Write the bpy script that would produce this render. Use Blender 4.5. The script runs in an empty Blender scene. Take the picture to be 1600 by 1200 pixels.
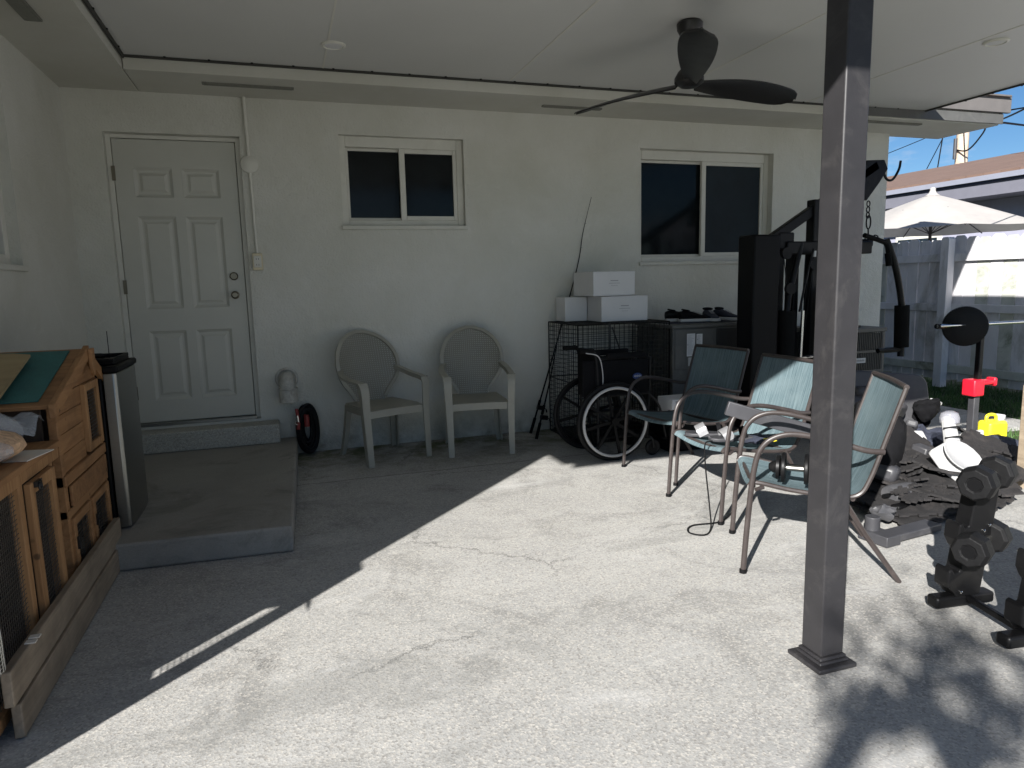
import bpy, math, random
from math import sin, cos, pi, radians, atan2, hypot
from mathutils import Vector, Matrix
random.seed(7)
S = bpy.context.scene
COL = S.collection
# ---------------------------------------------------------------- camera
F = 1079.5; YAW = .3166; PIT = .1451; ROL = -.0242
CAM = Vector((0, -5.626, 1.294))
_f = Vector((sin(YAW)*cos(PIT), cos(YAW)*cos(PIT), -sin(PIT)))
_r0 = Vector((cos(YAW), -sin(YAW), 0)); _u0 = _r0.cross(_f)
_r = _r0*cos(ROL)+_u0*sin(ROL); _u = _r.cross(_f)
cd = bpy.data.cameras.new('camera'); cam = bpy.data.objects.new('camera', cd); COL.objects.link(cam)
cd.sensor_width = 36; cd.lens = 36*F/1600; cd.clip_start = .02; cd.clip_end = 600
m = Matrix.Identity(4)
for i in range(3):
    m[i][0] = _r[i]; m[i][1] = _u[i]; m[i][2] = -_f[i]; m[i][3] = CAM[i]
cam.matrix_world = m
S.camera = cam
# ---------------------------------------------------------------- sky, sun, exposure
ELEV = radians(27.0)
W = bpy.data.worlds.new('World'); S.world = W; W.use_nodes = True
nt = W.node_tree; N = nt.nodes; L = nt.links
bg = N['Background']
sky = N.new('ShaderNodeTexSky'); sky.sky_type = 'NISHITA'; sky.sun_disc = False
sky.sun_elevation = ELEV; sky.sun_rotation = radians(225); sky.air_density = 1.0; sky.dust_density = .05; sky.ozone_density = 4; sky.altitude = 1500
tc = N.new('ShaderNodeTexCoord'); mp = N.new('ShaderNodeMapping'); mp.inputs['Scale'].default_value = (1, 1, 3.2)
nz = N.new('ShaderNodeTexNoise'); nz.inputs['Scale'].default_value = 3.4; nz.inputs['Detail'].default_value = 7; nz.inputs['Roughness'].default_value = .6
cr = N.new('ShaderNodeValToRGB'); cr.color_ramp.elements[0].position = .52; cr.color_ramp.elements[1].position = .70
cr.color_ramp.elements[0].color = (0, 0, 0, 1); cr.color_ramp.elements[1].color = (.8, .8, .8, 1)
mx = N.new('ShaderNodeMix'); mx.data_type = 'RGBA'; mx.inputs[7].default_value = (7, 7.2, 7.8, 1)
L.new(tc.outputs['Generated'], mp.inputs[0]); L.new(mp.outputs[0], nz.inputs['Vector']); L.new(nz.outputs['Fac'], cr.inputs[0])
hs_ = N.new('ShaderNodeHueSaturation'); hs_.inputs['Saturation'].default_value = 1.15; hs_.inputs['Value'].default_value = .85
L.new(sky.outputs[0], hs_.inputs['Color'])
L.new(cr.outputs[0], mx.inputs[0]); L.new(hs_.outputs[0], mx.inputs[6]); L.new(mx.outputs[2], bg.inputs[0])
bg.inputs[1].default_value = .05
ld = bpy.data.lights.new('sun', 'SUN'); ld.energy = 5.0; ld.angle = radians(.53); ld.color = (1, .972, .93)
sun = bpy.data.objects.new('sun', ld); COL.objects.link(sun)
sun.rotation_euler = Vector((cos(ELEV)*sin(radians(45)), cos(ELEV)*cos(radians(45)), -sin(ELEV))).to_track_quat('-Z', 'Y').to_euler()
sun.location = (-8, -14, 10)
S.view_settings.view_transform = 'Standard'; S.view_settings.look = 'None'; S.view_settings.exposure = 1.15; S.view_settings.gamma = 1
S.cycles.max_bounces = 8; S.cycles.diffuse_bounces = 5; S.cycles.use_denoising = True
# ---------------------------------------------------------------- materials
def newmat(name):
    M = bpy.data.materials.new(name); M.use_nodes = True
    return M, M.node_tree.nodes, M.node_tree.links, M.node_tree.nodes['Principled BSDF']
def node(N, t, **k):
    n = N.new(t)
    for a, b in k.items(): setattr(n, a, b)
    return n
def noise(N, L, vec, scale, detail=4, rough=.55, dist=0):
    n = N.new('ShaderNodeTexNoise'); n.inputs['Scale'].default_value = scale; n.inputs['Detail'].default_value = detail
    n.inputs['Roughness'].default_value = rough; n.inputs['Distortion'].default_value = dist
    L.new(vec, n.inputs['Vector']); return n
def ramp(N, L, fac, p0, p1, c0=(0, 0, 0, 1), c1=(1, 1, 1, 1)):
    n = N.new('ShaderNodeValToRGB'); e = n.color_ramp.elements
    e[0].position = p0; e[1].position = p1; e[0].color = c0; e[1].color = c1
    L.new(fac, n.inputs[0]); return n
def mixc(N, L, fac, a, b, mode='MIX'):
    n = N.new('ShaderNodeMix'); n.data_type = 'RGBA'; n.blend_type = mode
    for i, v in ((0, fac), (6, a), (7, b)):
        if hasattr(v, 'links') or isinstance(v, bpy.types.NodeSocket): L.new(v, n.inputs[i])
        elif isinstance(v, (int, float)): n.inputs[i].default_value = v
        else: n.inputs[i].default_value = (*v[:3], 1)
    return n.outputs[2]
def bump(N, L, bs, h, strength, dist=.01):
    b = N.new('ShaderNodeBump'); b.inputs['Strength'].default_value = strength; b.inputs['Distance'].default_value = dist
    L.new(h, b.inputs['Height']); L.new(b.outputs[0], bs.inputs['Normal']); return b
def pm(name, c, rough=.5, metal=0, var=.15, scale=8, bmp=0, bscale=60, coat=0, dirt=None, dirtamt=.5, stretch=None, spec=.5):
    M, N, L, bs = newmat(name)
    tc = N.new('ShaderNodeTexCoord'); v = tc.outputs['Object']
    if stretch:
        mp = N.new('ShaderNodeMapping'); mp.inputs['Scale'].default_value = stretch; L.new(v, mp.inputs[0]); v = mp.outputs[0]
    n = noise(N, L, v, scale, 6, .6)
    c0 = [x*(1-var) for x in c]; c1 = [min(1, x*(1+var)) for x in c]
    col = mixc(N, L, ramp(N, L, n.outputs['Fac'], .3, .7).outputs[0], c0, c1)
    if dirt:
        n2 = noise(N, L, v, scale*.45+1.3, 7, .7, .6)
        rp = ramp(N, L, n2.outputs['Fac'], .52, .72, (0, 0, 0, 1), (dirtamt, dirtamt, dirtamt, 1))
        col = mixc(N, L, rp.outputs[0], col, dirt)
    L.new(col, bs.inputs['Base Color'])
    bs.inputs['Roughness'].default_value = rough; bs.inputs['Metallic'].default_value = metal
    bs.inputs['Specular IOR Level'].default_value = spec
    if coat: bs.inputs['Coat Weight'].default_value = coat
    rr = N.new('ShaderNodeMapRange'); rr.inputs[3].default_value = max(.02, rough-.1); rr.inputs[4].default_value = min(1, rough+.12)
    L.new(n.outputs['Fac'], rr.inputs[0]); L.new(rr.outputs[0], bs.inputs['Roughness'])
    if bmp:
        bn = noise(N, L, v, bscale, 5, .6); bump(N, L, bs, bn.outputs['Fac'], bmp)
    return M
def wood(name, c0, c1, axis='Y', rough=.7, grain=26):
    M, N, L, bs = newmat(name)
    tc = N.new('ShaderNodeTexCoord'); mp = N.new('ShaderNodeMapping')
    mp.inputs['Scale'].default_value = {'X': (.07, 1, 1), 'Y': (1, .07, 1), 'Z': (1, 1, .07)}[axis]
    L.new(tc.outputs['Object'], mp.inputs[0])
    n = noise(N, L, mp.outputs[0], grain, 8, .65, 1.2); n2 = noise(N, L, tc.outputs['Object'], 5, 4, .6)
    col = mixc(N, L, ramp(N, L, n.outputs['Fac'], .32, .68).outputs[0], c0, c1)
    col = mixc(N, L, ramp(N, L, n2.outputs['Fac'], .5, .75, (0, 0, 0, 1), (.55, .55, .55, 1)).outputs[0], col, [x*.45 for x in c0])
    vo = N.new('ShaderNodeTexVoronoi'); vo.inputs['Scale'].default_value = 4.3; L.new(tc.outputs['Object'], vo.inputs['Vector'])
    col = mixc(N, L, ramp(N, L, vo.outputs['Distance'], .035, .06, (.8, .8, .8, 1), (0, 0, 0, 1)).outputs[0], col, [x*.25 for x in c0])
    L.new(col, bs.inputs['Base Color']); bs.inputs['Roughness'].default_value = rough
    bump(N, L, bs, n.outputs['Fac'], .35, .004)
    return M

def concrete_mat(name, base, wall_strip=False, pebble=True, dark=.5):
    M, N, L, bs = newmat(name)
    ge = N.new('ShaderNodeNewGeometry'); v = ge.outputs['Position']
    big = noise(N, L, v, .9, 5, .6, .4); med = noise(N, L, v, 3.6, 7, .68, .5); fine = noise(N, L, v, 120, 3, .7); spk = N.new('ShaderNodeTexVoronoi')
    spk.inputs['Scale'].default_value = 150; L.new(v, spk.inputs['Vector'])
    col = mixc(N, L, ramp(N, L, big.outputs['Fac'], .35, .68).outputs[0], [x*.82 for x in base], [x*1.1 for x in base])
    st = noise(N, L, v, 1.7, 8, .72, 1.0)
    col = mixc(N, L, ramp(N, L, st.outputs['Fac'], .52, .64, (0, 0, 0, 1), (dark, dark, dark, 1)).outputs[0], col, [x*.36 for x in base])
    col = mixc(N, L, ramp(N, L, med.outputs['Fac'], .4, .75, (0, 0, 0, 1), (.4, .4, .4, 1)).outputs[0], col, [base[0]*1.22, base[1]*1.2, base[2]*1.15])
    if pebble:
        sc = N.new('ShaderNodeSeparateColor'); L.new(spk.outputs['Color'], sc.inputs[0])
        col = mixc(N, L, ramp(N, L, sc.outputs[0], .55, 1, (0, 0, 0, 1), (.62, .62, .62, 1)).outputs[0], col, (base[0]*1.55, base[1]*1.47, base[2]*1.36))
        col = mixc(N, L, ramp(N, L, sc.outputs[1], .6, 1, (0, 0, 0, 1), (.6, .6, .6, 1)).outputs[0], col, (base[0]*.45, base[1]*.42, base[2]*.4))
    col = mixc(N, L, ramp(N, L, fine.outputs['Fac'], .35, .7, (.35, .35, .35, 1), (0, 0, 0, 1)).outputs[0], col, [x*.5 for x in base])
    # cracks
    dn = noise(N, L, v, 2.2, 8, .75); ad = N.new('ShaderNodeVectorMath'); ad.operation = 'MULTIPLY_ADD'
    ad.inputs[1].default_value = (.5, .5, 0); L.new(dn.outputs['Color'], ad.inputs[0]); L.new(v, ad.inputs[2])
    cv = N.new('ShaderNodeTexVoronoi'); cv.feature = 'DISTANCE_TO_EDGE'; cv.inputs['Scale'].default_value = .62; L.new(ad.outputs[0], cv.inputs['Vector'])
    cm = ramp(N, L, cv.outputs['Distance'], .0012, .0042, (1, 1, 1, 1), (0, 0, 0, 1))
    cmask = noise(N, L, v, 1.1, 3, .5); cr2 = ramp(N, L, cmask.outputs['Fac'], .47, .56, (0, 0, 0, 1), (.75, .75, .75, 1))
    mm = N.new('ShaderNodeMath'); mm.operation = 'MULTIPLY'; L.new(cm.outputs[0], mm.inputs[0]); L.new(cr2.outputs[0], mm.inputs[1])
    col = mixc(N, L, mm.outputs[0], col, [x*.2 for x in base])
    if wall_strip:
        sx = N.new('ShaderNodeSeparateXYZ'); L.new(v, sx.inputs[0])
        smear = N.new('ShaderNodeMapping'); smear.inputs['Scale'].default_value = (.55, 1.5, 1); smear.inputs['Rotation'].default_value = (0, 0, .5); L.new(v, smear.inputs[0])
        sn = noise(N, L, smear.outputs[0], 1.35, 9, .74, .8)
        col = mixc(N, L, ramp(N, L, sn.outputs['Fac'], .55, .62, (0, 0, 0, 1), (.36, .36, .36, 1)).outputs[0], col, (.19, .19, .18))
        sn2 = noise(N, L, smear.outputs[0], 2.3, 8, .7, .5)
        col = mixc(N, L, ramp(N, L, sn2.outputs['Fac'], .57, .68, (0, 0, 0, 1), (.4, .4, .4, 1)).outputs[0], col, (.56, .556, .545))
        jn = noise(N, L, v, 5, 5, .7); ja = node(N, 'ShaderNodeMath', operation='MULTIPLY_ADD'); ja.inputs[1].default_value = .06; L.new(jn.outputs['Fac'], ja.inputs[0]); L.new(sx.outputs[1], ja.inputs[2])
        jb = node(N, 'ShaderNodeMath', operation='ADD'); jb.inputs[1].default_value = .93; L.new(ja.outputs[0], jb.inputs[0])
        jc = node(N, 'ShaderNodeMath', operation='ABSOLUTE'); L.new(jb.outputs[0], jc.inputs[0])
        col = mixc(N, L, ramp(N, L, jc.outputs[0], .003, .008, (.75, .75, .75, 1), (0, 0, 0, 1)).outputs[0], col, (.08, .078, .07))
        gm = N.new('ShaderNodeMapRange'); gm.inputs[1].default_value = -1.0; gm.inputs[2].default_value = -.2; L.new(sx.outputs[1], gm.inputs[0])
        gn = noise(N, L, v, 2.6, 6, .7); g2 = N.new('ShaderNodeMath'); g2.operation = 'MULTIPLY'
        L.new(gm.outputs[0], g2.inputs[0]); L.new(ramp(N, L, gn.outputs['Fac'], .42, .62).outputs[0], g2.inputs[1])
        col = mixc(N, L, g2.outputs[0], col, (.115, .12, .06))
    L.new(col, bs.inputs['Base Color']); bs.inputs['Roughness'].default_value = .88
    h = N.new('ShaderNodeMath'); h.operation = 'ADD'; L.new(spk.outputs['Distance'], h.inputs[0]); L.new(fine.outputs['Fac'], h.inputs[1])
    bump(N, L, bs, h.outputs[0], .2, .003)
    return M
def stucco_mat(name, base, warm, strength=.85):
    M, N, L, bs = newmat(name)
    ge = N.new('ShaderNodeNewGeometry'); v = ge.outputs['Position']
    a = noise(N, L, v, 1.3, 6, .6, .3); b = noise(N, L, v, 7, 6, .7); c = noise(N, L, v, 70, 4, .6); d = noise(N, L, v, 16, 4, .5)
    col = mixc(N, L, ramp(N, L, a.outputs['Fac'], .35, .68).outputs[0], base, warm)
    col = mixc(N, L, ramp(N, L, b.outputs['Fac'], .62, .8, (0, 0, 0, 1), (.30, .30, .30, 1)).outputs[0], col, [x*.6 for x in warm])
    e_ = noise(N, L, v, 3.1, 8, .75, 1.4)
    col = mixc(N, L, ramp(N, L, e_.outputs['Fac'], .60, .66, (0, 0, 0, 1), (.28, .28, .28, 1)).outputs[0], col, [x*1.14 for x in base])
    # grime rising from the foot of the wall
    sx = N.new('ShaderNodeSeparateXYZ'); L.new(v, sx.inputs[0])
    mr = N.new('ShaderNodeMapRange'); mr.inputs[1].default_value = .32; mr.inputs[2].default_value = .0; L.new(sx.outputs[2], mr.inputs[0])
    mm = N.new('ShaderNodeMath'); mm.operation = 'MULTIPLY'; L.new(mr.outputs[0], mm.inputs[0]); L.new(ramp(N, L, b.outputs['Fac'], .3, .7).outputs[0], mm.inputs[1])
    col = mixc(N, L, mm.outputs[0], col, (.22, .21, .17))
    L.new(col, bs.inputs['Base Color']); bs.inputs['Roughness'].default_value = .8
    h = N.new('ShaderNodeMath'); h.operation = 'MULTIPLY_ADD'; h.inputs[1].default_value = 1.5; L.new(d.outputs['Fac'], h.inputs[0]); L.new(c.outputs['Fac'], h.inputs[2])
    bump(N, L, bs, h.outputs[0], strength, .006)
    return M
def sling_mat():
    M, N, L, bs = newmat('sling_fabric')
    tc = N.new('ShaderNodeTexCoord'); v = tc.outputs['Object']
    w1 = node(N, 'ShaderNodeTexWave', wave_type='BANDS', bands_direction='X'); w1.inputs['Scale'].default_value = 60; w1.inputs['Distortion'].default_value = 1.5; w1.inputs['Detail'].default_value = 3
    L.new(v, w1.inputs['Vector'])
    mp = N.new('ShaderNodeMapping'); mp.inputs['Scale'].default_value = (1, .02, .02); L.new(v, mp.inputs[0]); nn = noise(N, L, mp.outputs[0], 140, 4, .8)
    n2 = noise(N, L, v, 6, 5, .6)
    col = mixc(N, L, ramp(N, L, nn.outputs['Fac'], .35, .65).outputs[0], (.075, .125, .145), (.21, .285, .31))
    col = mixc(N, L, ramp(N, L, n2.outputs['Fac'], .5, .75, (0, 0, 0, 1), (.4, .4, .4, 1)).outputs[0], col, (.26, .33, .345))
    L.new(col, bs.inputs['Base Color']); bs.inputs['Roughness'].default_value = .75
    tr = N.new('ShaderNodeBsdfTranslucent'); L.new(col, tr.inputs[0])
    ms = N.new('ShaderNodeMixShader'); ms.inputs[0].default_value = .22; L.new(bs.outputs[0], ms.inputs[1]); L.new(tr.outputs[0], ms.inputs[2])
    L.new(ms.outputs[0], N['Material Output'].inputs[0])
    bump(N, L, bs, w1.outputs['Fac'], .4, .002)
    return M
def perforated(name, c):
    M, N, L, bs = newmat(name)
    tc = N.new('ShaderNodeTexCoord'); sp = N.new('ShaderNodeSeparateXYZ'); L.new(tc.outputs['Object'], sp.inputs[0])
    outs = []
    for i, k in ((0, 2*pi/.019), (2, 2*pi/.017)):
        a = N.new('ShaderNodeMath'); a.operation = 'MULTIPLY'; a.inputs[1].default_value = k; L.new(sp.outputs[i], a.inputs[0])
        b = N.new('ShaderNodeMath'); b.operation = 'SINE'; L.new(a.outputs[0], b.inputs[0])
        g = N.new('ShaderNodeMath'); g.operation = 'GREATER_THAN'; g.inputs[1].default_value = .35; L.new(b.outputs[0], g.inputs[0]); outs.append(g)
    mu = N.new('ShaderNodeMath'); mu.operation = 'MULTIPLY'; L.new(outs[0].outputs[0], mu.inputs[0]); L.new(outs[1].outputs[0], mu.inputs[1])
    n = noise(N, L, tc.outputs['Object'], 7, 5, .6)
    L.new(mixc(N, L, n.outputs['Fac'], [x*.8 for x in c], c), bs.inputs['Base Color']); bs.inputs['Roughness'].default_value = .45
    tp = N.new('ShaderNodeBsdfTransparent'); ms = N.new('ShaderNodeMixShader'); L.new(mu.outputs[0], ms.inputs[0])
    L.new(bs.outputs[0], ms.inputs[1]); L.new(tp.outputs[0], ms.inputs[2]); L.new(ms.outputs[0], N['Material Output'].inputs[0])
    return M
def clear_mat(name, c, alpha, rough=.15):
    M, N, L, bs = newmat(name)
    tc = N.new('ShaderNodeTexCoord'); n = noise(N, L, tc.outputs['Object'], 14, 4, .6)
    bs.inputs['Base Color'].default_value = (*c, 1); bs.inputs['Roughness'].default_value = rough
    mr = N.new('ShaderNodeMapRange'); mr.inputs[3].default_value = alpha*.7; mr.inputs[4].default_value = min(1, alpha*1.4); L.new(n.outputs['Fac'], mr.inputs[0])
    L.new(mr.outputs[0], bs.inputs['Alpha'])
    return M
M_ = dict(
 stucco=stucco_mat('stucco', (.62, .615, .565), (.54, .535, .47)),
 soffit=stucco_mat('soffit_paint', (.54, .535, .485), (.47, .46, .40), .15),
 ceiling=pm('ceiling_panel', (.56, .56, .54), .45, var=.03, scale=2, bmp=.12, bscale=240),
 trim=pm('white_trim', (.62, .61, .55), .5, var=.05, dirt=(.4, .38, .3), dirtamt=.25),
 cream=pm('cream_plate', (.62, .55, .38), .45, var=.05),
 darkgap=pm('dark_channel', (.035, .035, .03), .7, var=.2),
 vent=pm('vent_mesh', (.17, .17, .145), .7, var=.15, scale=40),
 door=pm('door_paint', (.49, .487, .435), .4, var=.04, scale=3, bmp=.05, bscale=200, dirt=(.42, .4, .33), dirtamt=.15),
 glass=pm('window_glass', (.006, .008, .009), .08, var=.3, spec=.18),
 screen=pm('window_screen', (.012, .020, .027), .5, spec=.2, var=.35, scale=3, bmp=.4, bscale=300),
 concrete=concrete_mat('patio_concrete', (.42, .416, .40), True, dark=.62),
 landing=concrete_mat('landing_concrete', (.31, .295, .265), False, False, .6),
 block=concrete_mat('doorstep_concrete', (.42, .42, .38), False, True, .5),
 bronze=pm('dark_bronze_paint', (.027, .026, .028), .45, spec=.35, var=.10, scale=12, bmp=.03, bscale=150, dirt=(.16, .15, .14), dirtamt=.18),
 fan=pm('fan_bronze', (.012, .011, .011), .35, var=.2),
 nickel=pm('nickel', (.20, .18, .14), .38, 1, .1),
 steel=pm('brushed_steel', (.30, .30, .28), .34, 1, .06, 30, stretch=(1, 1, 14)),
 chrome=pm('chrome', (.62, .62, .62), .14, 1, .05),
 blk=pm('black_plastic', (.004, .004, .0045), .5, spec=.16, var=.25, bmp=.05, bscale=200),
 blkmetal=pm('black_powder_coat', (.005, .005, .0055), .42, spec=.22, var=.2, bmp=.04, bscale=300, dirt=(.035, .033, .03), dirtamt=.3),
 blkfab=pm('black_fabric', (.006, .006, .007), .85, spec=.15, var=.3, scale=30, bmp=.3, bscale=180),
 foam=pm('black_foam', (.007, .007, .007), .9, spec=.15, var=.2, bmp=.25, bscale=140),
 rubber=pm('black_rubber', (.0065, .0065, .007), .55, spec=.22, var=.25, bmp=.15, bscale=100),
 matgrey=pm('foam_mat_grey', (.018, .0165, .017), .85, var=.35, scale=14, bmp=.5, bscale=90, dirt=(.07, .06, .055), dirtamt=.6),
 greyrim=pm('grey_plastic', (.42, .42, .42), .4, var=.06),
 dkgrey=pm('dark_grey_plastic', (.045, .045, .05), .45, var=.15, dirt=(.16, .15, .14), dirtamt=.3),
 vinyl=pm('grey_vinyl', (.065, .065, .07), .5, var=.12, scale=10, bmp=.1, bscale=160, dirt=(.2, .19, .18), dirtamt=.3),
 resin=pm('beige_resin', (.32, .31, .26), .42, var=.08, scale=6, dirt=(.28, .25, .18), dirtamt=.35),
 perf=perforated('beige_resin_perforated', (.28, .27, .225)),
 sling=sling_mat(),
 brown=pm('brown_tube_paint', (.040, .032, .030), .38, var=.12, scale=20, dirt=(.13, .11, .10), dirtamt=.3),
 hutch=wood('orange_pine', (.22, .105, .038), (.38, .20, .085), 'Y'),
 hutchz=wood('orange_pine_upright', (.24, .12, .045), (.42, .23, .10), 'Z'),
 hutchx=wood('orange_pine_cross', (.19, .09, .034), (.33, .17, .07), 'X'),
 greywood=wood('weathered_plank', (.20, .155, .11), (.33, .265, .19), 'Y'),
 ply=wood('tan_plywood', (.30, .22, .11), (.36, .28, .15), 'X', grain=10),
 teal=pm('teal_felt', (.035, .13, .12), .8, var=.15, scale=20, bmp=.3, bscale=120),
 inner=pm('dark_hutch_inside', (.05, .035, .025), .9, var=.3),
 wire=pm('galvanised_wire', (.30, .30, .28), .4, .6, .1),
 darkwire=pm('rusty_mesh', (.10, .085, .07), .6, .4, .2),
 eave=pm('eave_grey_brown', (.13, .12, .115), .6, var=.08),
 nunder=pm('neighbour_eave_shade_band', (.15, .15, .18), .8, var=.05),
 blkwire=pm('black_wire', (.012, .012, .012), .45, var=.2),
 card=pm('white_cardboard', (.62, .62, .62), .75, var=.04, scale=4),
 ink=pm('grey_print', (.28, .28, .29), .8, var=.1),
 blackink=pm('black_print', (.02, .02, .02), .8, var=.1),
 red=pm('red_plastic', (.62, .012, .03), .35, var=.08),
 redprint=pm('red_print', (.45, .05, .05), .7, var=.1),
 hosered=pm('red_rubber', (.24, .03, .025), .5, var=.2),
 yellow=pm('yellow_plastic', (.80, .68, .03), .32, var=.06),
 white=pm('white_plastic', (.50, .50, .50), .35, var=.05, dirt=(.4, .38, .35), dirtamt=.3),
 blue=pm('blue_label', (.02, .045, .16), .5, var=.1),
 acgrey=pm('grey_sheet_metal', (.10, .10, .095), .5, .1, .12, 6, dirt=(.20, .19, .17), dirtamt=.4, bmp=.04, bscale=60),
 acdark=pm('louvre_dark', (.02, .02, .02), .7, var=.2),
 oldpipe=pm('peeling_paint_pipe', (.45, .44, .40), .6, var=.2, scale=30, dirt=(.16, .12, .09), dirtamt=.8),
 shavings=pm('wood_shavings', (.55, .36, .22), .9, var=.35, scale=60, bmp=.9, bscale=60),
 bag=clear_mat('clear_bag_film', (.62, .66, .72), .33, .12),
 bagprint=pm('green_bag_print', (.07, .25, .12), .4, var=.2),
 paper=pm('paper', (.62, .58, .52), .8, var=.05),
 fence=pm('weathered_white_fence', (.66, .65, .67), .85, var=.14, scale=3, bmp=.25, bscale=40, dirt=(.16, .16, .12), dirtamt=.75, stretch=(1, 1, .35)),
 fence2=pm('fence_green_stain', (.50, .51, .46), .85, var=.2, scale=4, bmp=.2, bscale=40, dirt=(.11, .13, .07), dirtamt=.85),
 umb=pm('umbrella_canvas', (.56, .53, .50), .85, var=.05, scale=4, bmp=.15, bscale=120, dirt=(.45, .42, .42), dirtamt=.5),
 nwall=pm('neighbour_wall', (.34, .34, .42), .85, var=.05),
 nfascia=pm('neighbour_fascia', (.24, .25, .30), .6, var=.05),
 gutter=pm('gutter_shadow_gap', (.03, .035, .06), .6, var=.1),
 bark=wood('bark', (.10, .08, .06), (.2, .17, .13), 'Z', .9, 14),
 pole=wood('pole_wood', (.42, .33, .25), (.6, .5, .4), 'Z', .85, 20),
 leaf=pm('leaf', (.05, .10, .025), .55, var=.4, scale=3),
 grass=pm('lawn_blades', (.055, .12, .025), .7, var=.4, scale=2),
 soil=pm('lawn_ground', (.045, .06, .025), .95, var=.45, scale=3, bmp=.6, bscale=30),
 jeans=pm('navy_cloth', (.03, .035, .055), .85, var=.3, scale=12, bmp=.4, bscale=40),
 silver=pm('silver_cloth', (.36, .36, .37), .35, .5, .15, 20),
)
def shingle_mat():
    M, N, L, bs = newmat('brown_shingles')
    tc = N.new('ShaderNodeTexCoord'); br = N.new('ShaderNodeTexBrick')
    br.inputs['Scale'].default_value = 1; br.inputs['Brick Width'].default_value = .30; br.inputs['Row Height'].default_value = .14; br.inputs['Mortar Size'].default_value = .006
    br.inputs['Color1'].default_value = (.17, .10, .075, 1); br.inputs['Color2'].default_value = (.11, .065, .048, 1); br.inputs['Mortar'].default_value = (.09, .05, .04, 1)
    mp = N.new('ShaderNodeMapping'); mp.inputs['Rotation'].default_value = (0, 0, pi/2); L.new(tc.outputs['Object'], mp.inputs[0]); L.new(mp.outputs[0], br.inputs['Vector'])
    n = noise(N, L, tc.outputs['Object'], 3, 6, .7)
    L.new(mixc(N, L, n.outputs['Fac'], br.outputs['Color'], (.20, .135, .105)), bs.inputs['Base Color']); bs.inputs['Roughness'].default_value = .9
    bump(N, L, bs, br.outputs['Fac'], .5, .01)
    return M
M_['shingle'] = shingle_mat()
def translucent(m, amt):
    N = m.node_tree.nodes; L = m.node_tree.links; bs = N['Principled BSDF']; tr = N.new('ShaderNodeBsdfTranslucent')
    L.new(bs.inputs['Base Color'].links[0].from_socket, tr.inputs[0]); ms = N.new('ShaderNodeMixShader'); ms.inputs[0].default_value = amt
    L.new(bs.outputs[0], ms.inputs[1]); L.new(tr.outputs[0], ms.inputs[2]); L.new(ms.outputs[0], N['Material Output'].inputs[0])
translucent(M_['umb'], .3)
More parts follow.
